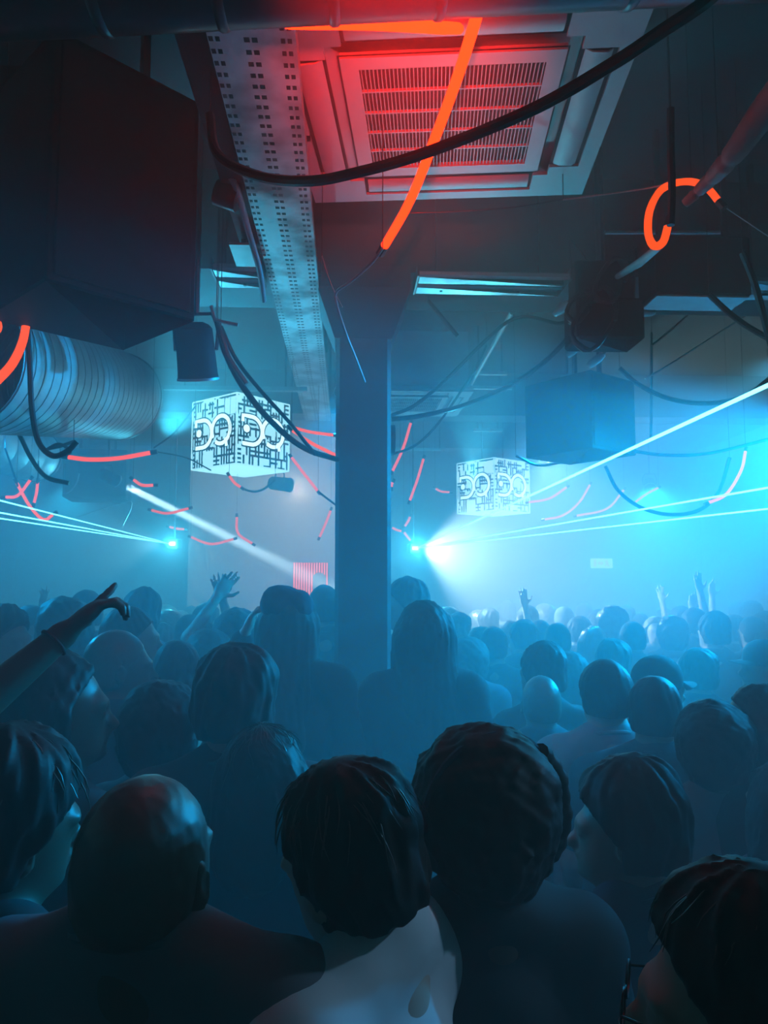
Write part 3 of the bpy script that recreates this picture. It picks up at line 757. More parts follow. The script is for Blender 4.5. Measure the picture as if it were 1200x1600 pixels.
# ------------------------------------------------------------------ round pipe across the top
pa, pb = P(-260, 58, 1.56), P(1500, -33, 1.50)
pa.z += .10; pb.z += .10
d = pb - pa; pa -= d * .75; pb += d * .75; d = pb - pa
pts = [pa + d * (i / 60) for i in range(61)]
rs = [.11 + (.004 if i in (24, 30, 36, 46) else 0) for i in range(61)]
o = MB().tube(pts, .105, 28).build('pipe', M_DSTEEL, smooth=True); tag(o, 'fat round metal pipe crossing the very top of the picture', 'pipe')
for k in (.30, .39, .432, .472, .51, .58, .70):
    c_ = pa + d * k; dn = d.normalized()
    MB().tube([c_ - dn * .012, c_ - dn * .006, c_ + dn * .006, c_ + dn * .012], [.1055, .1095, .1095, .1055], 28).build('pipe_clamp', M_DSTEEL, o, True)
for k in (.2, .8):
    c_ = pa + d * k; MB().box((c_.x - .01, c_.y - .01, c_.z + .09), (c_.x + .01, c_.y + .01, CZ)).build_each('hanger', M_DSTEEL, o)

# ------------------------------------------------------------------ perforated cable tray
def perforated():
    m = bpy.data.materials.new('perforated_steel'); m.use_nodes = True; nt = m.node_tree; b = nt.nodes['Principled BSDF']
    b.inputs['Metallic'].default_value = .55; b.inputs['Roughness'].default_value = .5
    L = nt.links; tc = nt.nodes.new('ShaderNodeTexCoord'); sp = nt.nodes.new('ShaderNodeSeparateXYZ'); L.new(tc.outputs['Object'], sp.inputs[0])
    def mth(op, a, b_=None, c_=None):
        n = nt.nodes.new('ShaderNodeMath'); n.operation = op
        for i, x in enumerate((a, b_, c_)):
            if x is None: continue
            if isinstance(x, (int, float)): n.inputs[i].default_value = x
            else: L.new(x, n.inputs[i])
        return n.outputs[0]
    x, y = sp.outputs['X'], sp.outputs['Y']
    tot = None
    for c0, wd in ((-.093, .014), (-.003, .017), (.085, .014)):
        dx = mth('ABSOLUTE', mth('SUBTRACT', x, c0)); inb = mth('LESS_THAN', dx, wd)
        # two side by side slots in each row
        sub = mth('GREATER_THAN', dx, .0028)
        fy = mth('FRACT', mth('MULTIPLY', y, 22.0)); s1 = mth('LESS_THAN', fy, .40)
        keep = 1.0
        v = mth('MULTIPLY', mth('MULTIPLY', inb, sub), mth('MULTIPLY', s1, keep)); tot = v if tot is None else mth('MAXIMUM', tot, v)
    n = nt.nodes.new('ShaderNodeTexNoise'); n.inputs['Scale'].default_value = 5; n.inputs['Detail'].default_value = 6; L.new(tc.outputs['Object'], n.inputs['Vector'])
    cr = nt.nodes.new('ShaderNodeValToRGB'); cr.color_ramp.elements[0].position = .36; cr.color_ramp.elements[0].color = (.20, .20, .20, 1)
    cr.color_ramp.elements[1].position = .56; cr.color_ramp.elements[1].color = (.66, .68, .68, 1); L.new(n.outputs['Fac'], cr.inputs[0])
    mx = nt.nodes.new('ShaderNodeMix'); mx.data_type = 'RGBA'; L.new(tot, mx.inputs['Factor']); L.new(cr.outputs[0], mx.inputs['A']); mx.inputs['B'].default_value = (.01, .01, .01, 1)
    L.new(mx.outputs['Result'], b.inputs['Base Color']); return m
M_PERF = perforated()
TH = 1.33; tl, tr_ = P(387, 287, 1), P(490, 300, 1)
y0, y1 = 1.65, 6.4
lx = P(440, 508, TH * 1200 / (905 - 508)).x; rx = P(504, 508, TH * 1200 / (905 - 508)).x
xc, hw = (lx + rx) / 2, (rx - lx) / 2
print('tray', xc, hw)
o = empty('cable_tray', (xc, (y0 + y1) / 2, 2 + TH)); hl = (y1 - y0) / 2
MB().box((-hw, -hl, 0), (hw, hl, .003)).build('tray_floor', M_PERF, o)
sd = MB(); sd.box((-hw, -hl, .003), (-hw + .003, hl, .055)); sd.box((hw - .003, -hl, .003), (hw, hl, .055)); sd.build('tray_side', M_STEEL, o)
for yy in (-1.7, -.6, .6, 1.9):
    hg = MB(); hg.box((-hw - .012, yy - .012, .055), (-hw + .006, yy + .012, CZ - 2 - TH)); hg.box((hw - .006, yy - .012, .055), (hw + .012, yy + .012, CZ - 2 - TH)); hg.box((-hw - .012, yy - .012, .055), (hw + .012, yy + .012, .07)); hg.build_each('hanger', M_DSTEEL, o)
tag(o, 'long perforated metal cable tray running from overhead towards the stage', 'cable tray')
# dark square duct flank beside the tray, in front
o = MB().box((P(300, 60, 1.95).x - .02, 1.45, 2 + TH + .03), (P(395, 60, 1.95).x, 3.40, 2 + TH + .20)).build('duct', M_CONC); tag(o, 'dark boxed duct beside the near end of the perforated tray', 'duct')

# ------------------------------------------------------------------ steel channel rails on the beam
def rail(x0, x1, yc, zb, lab, lamp=False):
    o = empty('ceiling_rail', ((x0 + x1) / 2, yc, zb)); L = (x1 - x0) / 2
    c = MB()
    for s in (-1, 1):
        c.box((-L, s * .060 - .046, 0), (L, s * .060 + .046, .030), ch=.008)
    c.build('channel', M_STEEL, o, False)
    MB().box((-L + .01, -.020, .012), (L - .01, .020, .04)).build('slot', M_DARKIN, o)
    e = MB()
    for s in (-1, 1): e.box((s * L - .004, -.112, -.002), (s * L + .004, .112, .05))
    e.build_each('end_plate', M_DSTEEL, o)
    b = MB()
    k = -L + .12
    while k < L - .05:
        b.tube([(k, .06, -.006), (k, .06, .002)], .007, 8); k += .35
    b.build_each('bolt', M_DSTEEL, o)
    hh = MB()
    for s in (-.7, .7): hh.box((s * L - .012, -.012, .04), (s * L + .012, .012, CZ - zb))
    hh.build_each('hanger', M_DSTEEL, o)
    tag(o, lab, 'rail')
yr = 3.30; zr = P(700, 447, yr).z
rail(P(650, 445, yr).x, P(882, 445, yr).x, yr, zr, 'bright double metal rail under the beam, right of the column head')
rail(P(1152, 440, yr).x, P(1330, 440, yr).x, yr, zr, 'short end of a bright metal rail at the right edge under the beam')
rail(P(338, 450, yr).x, P(413, 450, yr).x, yr - .03, zr, 'short bright metal rail left of the perforated tray')
# metal plate above the short rail
o = MB().box((P(362, 415, 3.0).x, 2.92, 3.30), (P(400, 415, 3.0).x, 3.13, 3.31)).build('metal_plate', M_STEEL); tag(o, 'small square metal plate above the short rail left of the tray', 'plate')
MB().box((P(380, 415, 3.0).x - .01, 3.0, 3.31), (P(380, 415, 3.0).x + .01, 3.02, CZ)).build_each('hanger', M_DSTEEL, o)
# box light housing at the right
o = empty('ceiling_box', (0, 0, 0)); x0, x1 = P(1003, 450, 3.1).x, P(1147, 450, 3.1).x
zb_ = PZ(1075, 459, 3.2); zq = P(1075, 459, 2.96).z
MB().box((x0, 2.96, zq), (x1, 3.14, 3.40), ch=.006).build('housing', M_BLACK, o)
MB().box((x0 + .008, 2.97, zq - .008), (x1 - .008, 3.13, zq - .001)).build('cover', M_STEEL, o)
h_ = MB(); h_.box((x0 + .05, 3.04, 3.40), (x0 + .07, 3.06, CZ)); h_.box((x1 - .07, 3.04, 3.40), (x1 - .05, 3.06, CZ)); h_.build_each('hanger', M_DSTEEL, o)
tag(o, 'black box with pale metal underside hanging at the right end of the rail', 'box')

# ------------------------------------------------------------------ loudspeakers
def speaker(x, y, zb, rz, a, b, h, lab, lat=.0):
    """a box whose nearest corner is at x, y; a, b its two lower edges"""
    M = Matrix.Translation((x, y, zb)) @ Matrix.Rotation(rz, 4, 'Z')
    o = empty('loudspeaker', M @ Vector((a / 2, b / 2, 0)), rz)
    MB().box((-a/2, -b/2, 0), (a/2, b/2, h), ch=.006).build('cabinet', M_BLACK, o)
    MB().box((-a/2 + .02, -b/2 - .006, .02), (a/2 - .02, -b/2 + .002, h - .02), ch=.003).build('grille', M_BLACK, o)
    c_ = MB()
    for s in (-1, 1): c_.box((s * a * .28 - .012, b/2 * -.3, h - .01), (s * a * .28 + .012, b/2 * -.3 + .02, CZ - zb))
    c_.box((-a * .33, -b * .2, h), (a * .33, -b * .1, h + .025))
    c_.build('bracket', M_DSTEEL, o)
    tag(o, lab, 'loudspeaker'); return o
n1, r1, l1 = P(70, 433, 1.92), P(302, 497, 2.22), P(-28, 494, 2.2)
speaker(n1.x, n1.y, 2.753, math.atan2(r1.y - n1.y, r1.x - n1.x), .44, .42, .68, 'big black loudspeaker hanging close overhead at upper left')
n1, r1 = P(925, 695, 4.30), P(998, 707, 4.57)
speaker(n1.x, n1.y, 2.752, math.atan2(r1.y - n1.y, r1.x - n1.x), .44, .50, .46, 'black loudspeaker hanging in blue haze right of the column')
n1 = P(97, 779, 7.2)
speaker(n1.x, n1.y, 2.758, R(10), .56, .5, .46, 'distant loudspeaker hanging at the left, with a white spot beam beside it')

# ------------------------------------------------------------------ cube video lamps
def maze_mat(name, dens, seed, strength, tint=(0.62, .95, 1.0)):
    m = bpy.data.materials.new(name); m.use_nodes = True; nt = m.node_tree; nt.nodes.clear(); L = nt.links
    out = nt.nodes.new('ShaderNodeOutputMaterial'); e = nt.nodes.new('ShaderNodeEmission'); L.new(e.outputs[0], out.inputs[0])
    tc = nt.nodes.new('ShaderNodeTexCoord'); sp = nt.nodes.new('ShaderNodeSeparateXYZ'); L.new(tc.outputs['Object'], sp.inputs[0])
    def mth(op, a, b_=None):
        n = nt.nodes.new('ShaderNodeMath'); n.operation = op
        for i, x in enumerate((a, b_)):
            if x is None: continue
            if isinstance(x, (int, float)): n.inputs[i].default_value = x
            else: L.new(x, n.inputs[i])
        return n.outputs[0]
    def white(a, na, b_, nb, sd):
        c = nt.nodes.new('ShaderNodeCombineXYZ'); L.new(mth('FLOOR', mth('MULTIPLY', a, na)), c.inputs[0]); L.new(mth('FLOOR', mth('MULTIPLY', b_, nb)), c.inputs[1]); c.inputs[2].default_value = sd
        n = nt.nodes.new('ShaderNodeTexWhiteNoise'); n.noise_dimensions = '3D'; L.new(c.outputs[0], n.inputs['Vector']); return n.outputs['Value']
    u, v = sp.outputs['X'], sp.outputs['Z']
    a = mth('MULTIPLY', mth('LESS_THAN', mth('FRACT', mth('MULTIPLY', u, 30)), .60), mth('LESS_THAN', white(u, 30, v, 12, seed), dens))
    b_ = mth('MULTIPLY', mth('LESS_THAN', mth('FRACT', mth('MULTIPLY', v, 26)), .50), mth('LESS_THAN', white(u, 12, v, 26, seed + 3), dens * .85))
    k = mth('MULTIPLY', mth('MAXIMUM', a, b_), mth('LESS_THAN', white(u, 7, v, 7, seed + 9), .86))
    mx = nt.nodes.new('ShaderNodeMix'); mx.data_type = 'RGBA'; L.new(k, mx.inputs['Factor']); mx.inputs['A'].default_value = (*tint, 1); mx.inputs['B'].default_value = (0.0, .008, .014, 1)
    L.new(mx.outputs['Result'], e.inputs[0]); e.inputs[1].default_value = strength; return m
def flat_stroke(pts, wd, th, y):
    """raised letter stroke in the XZ plane at depth y"""
    mb = MB(); n = len(pts); v = []
    for i, (x, z) in enumerate(pts):
        a = pts[max(i - 1, 0)]; b_ = pts[min(i + 1, n - 1)]; tx, tz = b_[0] - a[0], b_[1] - a[1]; l = math.hypot(tx, tz) or 1; nx, nz = -tz / l, tx / l
        for s in (-1, 1):
            for yy in (y, y - th): v.append((x + nx * s * wd / 2, yy, z + nz * s * wd / 2))
    f = []
    for i in range(n - 1):
        k = i * 4; q = k + 4; f += [(k+1, k+3, q+3, q+1), (k, q, q+2, k+2), (k, k+1, q+1, q), (k+2, q+2, q+3, k+3)]
    f += [(0, 2, 3, 1), (4*n-4, 4*n-3, 4*n-1, 4*n-2)]
    return mb.add(v, f)
def letters(o, s, rot, mm):
    y = -s / 2 - .004; M = Matrix.Rotation(rot, 4, 'Z')
    def arc(cx_, cz_, r, a0, a1, n=22, sx=1.0): return [(cx_ + sx * r * math.cos(R(a0 + (a1 - a0) * i / n)), cz_ + r * math.sin(R(a0 + (a1 - a0) * i / n))) for i in range(n + 1)]
    z0 = s * .50; r = s * .20; dark = MB()
    D = flat_stroke([(-s*.40, z0 + r * .55)] + [(-s*.40, z0 + r)] + [(-s*.30, z0 + r)] + arc(-s*.24, z0, r, 88, -88) + [(-s*.40, z0 - r)], s * .055, .006, y)
    D2 = flat_stroke(arc(-s*.33, z0 + .01, s * .03, 0, 359), s * .05, .006, y)
    Q = flat_stroke(arc(s*.17, z0 + .01, r, -125, 235 - 25), s * .055, .006, y); Q2 = flat_stroke([(s*.27, z0 - r * .55), (s*.30, z0 - r * 1.15)], s * .05, .006, y)
    for nm, ms in (('letter_d', (D, D2)), ('letter_q', (Q, Q2))):
        mb = MB(); ol = MB()
        for q_ in ms:
            mb.add([M @ Vector(p) for p in q_.v], q_.f)
        lt = mb.build(nm, mm, o)
        for q_ in ms:
            n_ = len(q_.v) // 4; pts_ = []
            for i in range(n_):
                c4 = [Vector(q_.v[i*4 + k]) for k in range(4)]; m4 = (c4[0] + c4[2]) / 2; pts_.append((m4.x, m4.z))
            w_ = (Vector(q_.v[0]) - Vector(q_.v[2])).length
            f_ = flat_stroke(pts_, w_ * 1.75, .0025, y + .0015); ol.add([M @ Vector(p) for p in f_.v], f_.f)
        ol.build('letter_outline', M_DARKIN, lt)
def cube_lamp(x, y, zb, ang, s, lab, st, dens, tint):
    d1 = Vector((math.cos(ang), math.sin(ang), 0)); d2 = Vector((-math.sin(ang), math.cos(ang), 0))
    c_ = Vector((x, y, zb)) + d1 * s / 2 + d2 * s / 2; o = empty('cube_lamp', c_, ang)
    h = s / 2
    fr = MB()
    for a in (-1, 1):
        for b_ in (-1, 1): fr.box((a*h - .006, b_*h - .006, 0), (a*h + .006, b_*h + .006, s))
        for z in (0, s):
            fr.box((-h, a*h - .006, z - .006), (h, a*h + .006, z + .006)); fr.box((a*h - .006, -h, z - .006), (a*h + .006, h, z + .006))
    fr.build('frame', emit('cube_edge', (0.45, .93, 1.0), 2.2), o)
    for k, rot in enumerate((0, math.pi/2, math.pi, -math.pi/2)):
        sc = MB().box((-h, -h - .002, 0), (h, -h + .004, s)).build('screen', maze_mat('maze_screen', dens[k], 1.0 + k * 7.3, st * 2.4, tint), o); sc.rotation_euler = (0, 0, rot)
        letters(o, s, rot, emit('letter_glow', (.62, .95, 1.0), 3.6))
    MB().box((-h + .004, -h + .004, -.002), (h - .004, h - .004, .004)).build('diffuser', emit('cube_diffuser', (.42, .92, 1.0), 2.6), o)
    MB().box((-h, -h, s), (h, h, s + .01)).build('lid', M_BLACK, o)
    hg = MB()
    for a in (-1, 1): hg.box((a * h * .6 - .006, -.006, s), (a * h * .6 + .006, .006, CZ - zb))
    hg.build_each('hanger', M_DSTEEL, o)
    tag(o, lab, 'lamp')
q = P(369, 724, 6.4)
cube_lamp(q.x, q.y, q.z, R(48), .60, 'bright cube lamp with maze pattern and letters, left of the column', .95, (.48, .42, .4, .68), (.42, .90, 1.0))
q = P(773, 797, 8.6)
cube_lamp(q.x, q.y, q.z, R(36), .60, 'faint cube lamp with letters in the haze, right of the column', 1.0, (.45, .5, .5, .55), (.55, .95, 1.0))

# ------------------------------------------------------------------ ribbed round duct
def ribbed(x, z, r, ya, yb, lab, nrib, ax=(0, 0)):
    o = empty('ventilation_duct', (x, (ya + yb) / 2, z)); L = (yb - ya) / 2
    pts = []; rs = []; n = nrib
    for i in range(n):
        t0, t1 = -L + 2*L*i/n, -L + 2*L*(i+1)/n; dl = t1 - t0
        for t, rr in ((t0, -.006), (t0 + dl*.05, -.005), (t0 + dl*.08, 0), (t0 + dl*.97, 0)):
            pts.append((ax[0]*(t/L), t, ax[1]*(t/L))); rs.append(r + rr)
    pts.append((ax[0], L, ax[1])); rs.append(r)
    MB().tube(pts, rs, 44, cap=False).build('duct_tube', M_STEEL, o, True)
    rim = MB(); rim.tube([(ax[0], L - .02, ax[1]), (ax[0], L - .018, ax[1]), (ax[0], L + .012, ax[1]), (ax[0], L + .014, ax[1])], [r, r + .008, r + .008, r - .012], 44); rim.build('end_rim', M_DSTEEL, o, True)
    s_ = MB()
    for yy in (-L * .5, L * .6):
        s_.box((ax[0] * yy / L - .015, yy - .01, r * .98), (ax[0] * yy / L + .015, yy + .01, CZ - z))
    s_.build_each('hanger', M_DSTEEL, o)
    tag(o, lab, 'duct'); return o
e = P(186, 630, 4.7); e0 = P(10, 590, 3.0)
ribbed((e.x + e0.x)/2, (e.z + e0.z)/2, .265, 2.5, 4.7, 'big ribbed round ventilation duct at the left below the loudspeaker', 24, ax=((e.x - e0.x)/2 * 1.3, (e.z - e0.z)/2 * 1.3))
e = P(45, 712, 6.6)
ribbed(e.x - .05, e.z, .22, 4.9, 6.6, 'pale smaller round duct at the left edge further back', 8, ax=(.1, 0))

# ------------------------------------------------------------------ stage lamps
def spot_can(loc, aim, r, L, lab, lens=None, yoke=True):
    loc = Vector(loc); o = empty('stage_lamp', loc); d = (Vector(aim) - loc).normalized()
    a, b_ = -d * L * .5, d * L * .5
    MB().tube([a, a + d * L * .05, a + d * L * .12, a + d * L * .9, b_, b_ - d * .012], [r * .45, r * .75, r * .92, r, r * 1.03, r * .93], 24).build('can', M_BLACK, o, True)
    MB().tube([b_ - d * .006, b_ + d * .004, b_ + d * .006], [r * 1.06, r * 1.07, r * .97], 24, cap=False).build('rim', M_STEEL, o, True)
    MB().tube([b_ - d * .014, b_ - d * .010], r * .9, 24).build('lens', lens or M_DSTEEL, o, True)
    if yoke:
        y = MB(); s = d.cross(Vector((0, 0, 1))).normalized()
        up = Vector((0, 0, r * 1.9))
        y.tube([s * r * 1.05, s * r * 1.15 + up * .6, s * r * .8 + up, -s * r * .8 + up, -s * r * 1.15 + up * .6, -s * r * 1.05], .008, 6)
        y.tube([up, Vector((0, 0, CZ - loc.z))], .011, 8); y.build('yoke', M_DSTEEL, o, True)
    tag(o, lab, 'stage lamp'); return o
l0 = P(306, 548, 3.0); spot_can(l0, l0 + Vector((.05, 0.35, -1)), .078, .22, 'black lamp can hanging beside the upper left loudspeaker, rim catching light')
l0 = P(190, 755, 6.55); spot_can(l0 - (BEAM_B - BEAM_A).normalized() * .14, BEAM_B, .05, .18, 'small lamp throwing the white beam, right of the distant loudspeaker', M_LENS)
l0 = P(437, 756, 7.65); spot_can(l0, l0 + Vector((.8, .62, -.02)), .07, .24, 'lamp with a lit lens hanging below the bright cube lamp', M_LENS)
for nm, src, tg, lab in (('laser_projector', LASER_R, P(1200, 700, 2.5), 'laser projector right of the column, glowing white'), ('laser_projector', LASER_L, P(0, 790, 4), 'laser projector at the left, throwing thin beams to the left edge')):
    o = empty(nm, src); d = (tg - src); d.z = 0; a = math.atan2(d.y, d.x) + math.pi / 2
    o.rotation_euler = (0, 0, a)
    MB().box((-.05, .03, -.04), (.05, .20, .05), ch=.006).build('housing', M_BLACK, o)
    MB().box((-.028, .026, -.012), (.028, .031, .02)).build('aperture', M_LENS, o)
    MB().tube([(0, .11, .05), (0, .11, CZ - src.z)], .010, 8).build('pole', M_DSTEEL, o); tag(o, lab, 'laser projector')
for i, (a, b_, pw, c_, cn) in enumerate(WASH):  # fixture bodies for the added wash spots
    d = (Vector(b_) - Vector(a)).normalized(); lab = ['added wash lamp on the ceiling at far left', 'added wash lamp on the ceiling at far right', 'added wash lamp hidden behind the hazy loudspeaker', 'added wash lamp behind the tray end', 'added wash lamp high over the right crowd', 'added wash lamp right of the hazy loudspeaker, above the crowd', 'added wash lamp by the right wall beyond the beam', 'added wash lamp by the left wall beyond the beam', 'added wash lamp by the right wall over the near crowd', 'small added wash lamp far right under the ceiling, behind the hanging box'][i]
    spot_can(Vector(a) - d * .12, b_, .075, .2, lab, M_LENS)

# laser beams: thin shafts of light from the projectors
def beam(a, b_, r, lab):
    o = MB().tube([a, a.lerp(b_, .5), b_], r, 8).build('laser_beam', M_LASER, smooth=True); tag(o, lab, 'laser beam', 'laser beams in the haze'); o.visible_shadow = True
def ext(a, b_, k):
    d = (b_ - a).normalized(); ts = [60.0]
    for q, lo, hi in ((0, XL + .02, XR - .02), (1, YB + .02, YF), (2, .02, CZ - .02)):
        if abs(d[q]) > 1e-6: ts.append(((hi if d[q] > 0 else lo) - a[q]) / d[q])
    return a + d * min(ts)
beam(LASER_R, ext(LASER_R, P(1200, 602, 1.75), 1.02), .0055, 'thick white laser beam rising to the right edge')
beam(LASER_R, ext(LASER_R, P(1200, 762, 3.0), 1.06), .0045, 'middle laser beam of the three right of the column')
beam(LASER_R, ext(LASER_R, P(1200, 795, 3.2), 1.06), .0040, 'lowest laser beam of the three right of the column')
beam(LASER_L, ext(LASER_L, P(0, 782, 4.0), 1.06), .0040, 'highest laser beam of the three at the left')
beam(LASER_L, ext(LASER_L, P(0, 801, 4.1), 1.06), .0040, 'middle laser beam of the three at the left')
beam(LASER_L, ext(LASER_L, P(0, 810, 4.2), 1.06), .0036, 'lowest laser beam of the three at the left')

# ------------------------------------------------------------------ neon tubes
def neon(pts, Y, r, lab, m=M_NEONFAR, group=None, sock=True):
    if isinstance(Y, (int, float)): w_ = [P(x, y, Y) for x, y in pts]
    else: w_ = [P(x, y, yy) for (x, y), yy in zip(pts, Y)]
    s_ = spline(w_, 8); o = MB().tube(s_, r, 8).build('neon_tube', m, smooth=True)
    if sock:
        e = MB()
        for a, b_ in ((s_[0], s_[1]), (s_[-1], s_[-2])):
            dd = (a - b_).normalized(); e.tube([a - dd * r * .5, a + dd * r * 2.5], r * 1.12, 8)
        e.build_each('end_cap', M_RUBBER, o)
    k = max(range(len(s_)), key=lambda i: s_[i].z); a = s_[k]
    if sock: MB().tube([a, Vector((a.x, a.y, CZ))], .0016, 5).build('hang_wire', M_DSTEEL, o)
    tag(o, lab, 'neon tube', group); return o
neon([(762, -20), (748, 8), (742, 34), (715, 120), (680, 215), (640, 315), (600, 386)], [1.64, 1.66, 1.68, 1.87, 2.07, 2.32, 2.52], .0143, 'long orange neon tube hanging across the air conditioner', M_NEONHOT)
lp_ = []  # extra neon runs added to throw red on the air conditioner
for k_, (yy_, zz_) in enumerate(((1.685, 3.288), (1.715, 3.308), (1.745, 3.330))):
    run = [(-.12, yy_, zz_), (.06, yy_, zz_ + .004), (.24, yy_, zz_)]; lp_ += run if k_ % 2 == 0 else run[::-1]
o = MB().tube(spline(lp_, 8), .0125, 8).build('neon_tube', M_NEONADDED, smooth=True); tag(o, 'added loops of orange neon tube tucked between the top pipe and the air conditioner', 'neon tube')
neon([(1044, 352), (1036, 378), (1022, 384), (1013, 365), (1015, 330), (1030, 300), (1052, 287), (1080, 284), (1104, 293), (1124, 316)], [2.1, 2.1, 2.12, 2.16, 2.22, 2.3, 2.34, 2.36, 2.36, 2.34], .0115, 'orange neon tube bent into a loop at the upper right', M_NEON)
neon([(42, 500), (35, 535), (18, 570), (-12, 602)], [2.30, 2.27, 2.22, 2.15], .0125, 'thick orange neon tube at the left edge over the ribbed duct', M_NEON)
neon([(-6, 498), (-2, 512), (-14, 530)], 2.25, .010, 'stub of orange neon tube cut by the left edge', M_NEON)
neon([(105, 714), (140, 718), (185, 716), (237, 707)], 3.9, .011, 'orange neon tube lying below the ribbed duct', M_NEON)
NG = [([(455, 667), (485, 675), (522, 680)], 5.0, 'short orange neon tube beside the cube lamp, upper of two'),
 ([(456, 672), (488, 693), (528, 713)], 4.6, 'orange neon tube running from the cube lamp down to the column'),
 ([(455, 714), (475, 740), (497, 768)], 6.0, 'orange neon tube slanting down below the right corner of the cube lamp'),
 ([(358, 743), (366, 754), (377, 762)], 6.1, 'tiny orange neon tube just under the cube lamp'),
 ([(208, 749), (222, 758), (241, 758)], 5.6, 'short curved neon tube above the start of the white beam'),
 ([(236, 797), (262, 802), (296, 794)], 6.6, 'flat curved neon tube crossed by the white beam'),
 ([(264, 823), (276, 826), (289, 827)], 7.6, 'tiny neon tube just above the left laser projector'),
 ([(298, 839), (330, 850), (366, 842)], 7.2, 'sagging neon tube under the white beam'),
 ([(370, 807), (372, 833), (395, 850)], 7.0, 'hooked neon tube left of the striped panel'),
 ([(517, 797), (508, 820), (499, 840)], 7.0, 'slanting neon tube close to the left side of the column'),
 ([(8, 777), (28, 774), (48, 749)], 5.0, 'curved neon tube at far left crossing a longer one'),
 ([(26, 754), (46, 790), (68, 812), (84, 803)], 4.8, 'long hanging neon tube at far left below the pale duct'),
 ([(59, 753), (57, 770), (53, 787)], 5.2, 'short upright neon tube right of the crossed pair at far left'),
 ([(-4, 643), (6, 643), (17, 642)], 4.3, 'short level neon tube at the left edge, dashed'),
 ([(24, 638), (28, 648), (32, 658)], 4.3, 'small plus-like neon piece beside the level one at the left edge'),
 ([(642, 660), (630, 700), (613, 737)], 6.0, 'long slanting neon tube right of the column, nearest to it'),
 ([(662, 716), (652, 750), (640, 783)], 6.4, 'long slanting neon tube right of the column, second from it'),
 ([(680, 763), (690, 768), (703, 769)], 7.8, 'short neon tube touching the left of the faint cube lamp'),
 ([(825, 785), (858, 779), (886, 761)], 7.6, 'curved neon tube right of the faint cube lamp'),
 ([(922, 757), (905, 785), (880, 805), (850, 812)], 7.8, 'S shaped neon tube under the hazy loudspeaker'),
 ([(975, 765), (948, 795), (900, 806)], 8.0, 'faint neon curve beneath the S shaped tube'),
 ([(1029, 762), (1010, 772), (992, 785)], 8.0, 'faint short neon tube left of the drooping cable'),
 ([(1165, 704), (1158, 735), (1135, 772), (1106, 786)], 4.8, 'arched neon tube near the right edge'),
 ([(641, 807), (637, 816), (632, 823)], 7.4, 'tiny upright neon tube above the right laser projector'),
 ([(612, 824), (620, 828), (628, 830)], 7.4, 'tiny bent neon tube against the right side of the column'),
 ([(631, 831), (636, 838), (642, 845)], 7.4, 'tiny neon tube leading into the right laser projector'),
 ([(612, 762), (612, 757), (614, 753)], 6.2, 'tiny neon tip beside the column below the nearest slanting tube')]
for pts, Y, lab in NG: neon(pts, Y, .0100 if Y < 5.5 else .011, lab)

# ------------------------------------------------------------------ cables
def cable(pts, Y, r, lab, m=M_RUBBER, up=False, name='cable'):
    Ys = [Y] * len(pts) if isinstance(Y, (int, float)) else Y
    w_ = [P(x, y, yy) for (x, y), yy in zip(pts, Ys)]
    if up: w_ = [Vector((w_[0].x, w_[0].y, CZ))] + w_
    s_ = spline(w_, 10); o = MB().tube(s_, r, 8).build(name, m, smooth=True)
    inz = [q for q in s_ if 0.05 < q.y]
    a = max(inz, key=lambda q: q.z); MB().tube([a, Vector((a.x, a.y, CZ))], .0016, 5).build('hang_wire', M_DSTEEL, o)
    tag(o, lab, 'cable'); return o
cable([(1150, -40), (1100, 5), (1040, 45), (960, 98), (830, 172), (670, 237), (560, 269), (480, 283), (400, 274), (340, 240), (328, 180)], [1.15, 1.18, 1.22, 1.28, 1.38, 1.52, 1.62, 1.7, 1.8, 1.9, 1.95], .0125, 'thick black cable sweeping across the air conditioner')
cable([(612, 655), (655, 650), (720, 635), (790, 606), (845, 570), (885, 530), (905, 488)], 3.9, .0125, 'black cable swinging from the column up to the cable knot')
cable([(610, 650), (650, 632), (700, 590), (745, 545), (790, 505), (825, 495), (870, 505), (890, 500)], 4.1, .010, 'thin dark cable rising from the column to the rail')
cable([(606, 712), (650, 695), (690, 655), (740, 580), (760, 540)], 4.9, .008, 'thin cable sagging behind the slanting neon tubes')
cable([(340, 505), (352, 550), (380, 605), (425, 660), (475, 700), (527, 718)], [2.9, 2.92, 3.0, 3.1, 3.25, 3.48], .0125, 'thick black cable falling from the lamp past the cube to the column')
cable([(345, 510), (368, 560), (405, 608), (452, 660), (492, 710)], [2.9, 2.92, 3.0, 3.1, 3.3], .008, 'thinner cable falling in front of the cube lamp, nearest to its right corner')
cable([(338, 500), (350, 535), (358, 560), (385, 600)], 2.88, .010, 'grey cable bundled with the two that cross the cube lamp', M_DSTEEL)
cable([(42, 500), (46, 560), (50, 640), (60, 690), (82, 712), (105, 705), (120, 690)], 2.42, .009, 'dark cable hanging in front of the ribbed duct')
cable([(-6, 652), (25, 672), (48, 715), (72, 745), (108, 755)], 3.4, .010, 'dark cable drooping at the left edge towards the distant loudspeaker')
cable([(68, 705), (92, 694), (110, 706), (90, 712), (70, 704), (95, 697), (115, 690)], 3.3, .007, 'small coil of cable under the ribbed duct', M_DSTEEL)
cable([(8, 700), (18, 730), (28, 760)], 4.6, .006, 'thin wire holding the crossed neon tubes at far left')
cable([(60, 720), (60, 740), (58, 756)], 4.9, .006, 'thin wire above the upright neon tube at far left')
cable([(100, 772), (112, 765), (120, 752), (123, 740)], 5.5, .007, 'pale wire loop in front of the distant loudspeaker', M_STEEL)
cable([(946, 728), (965, 765), (1000, 792), (1045, 804), (1090, 798), (1122, 770), (1140, 715)], 5.2, .013, 'dark cable drooping below the hazy loudspeaker')
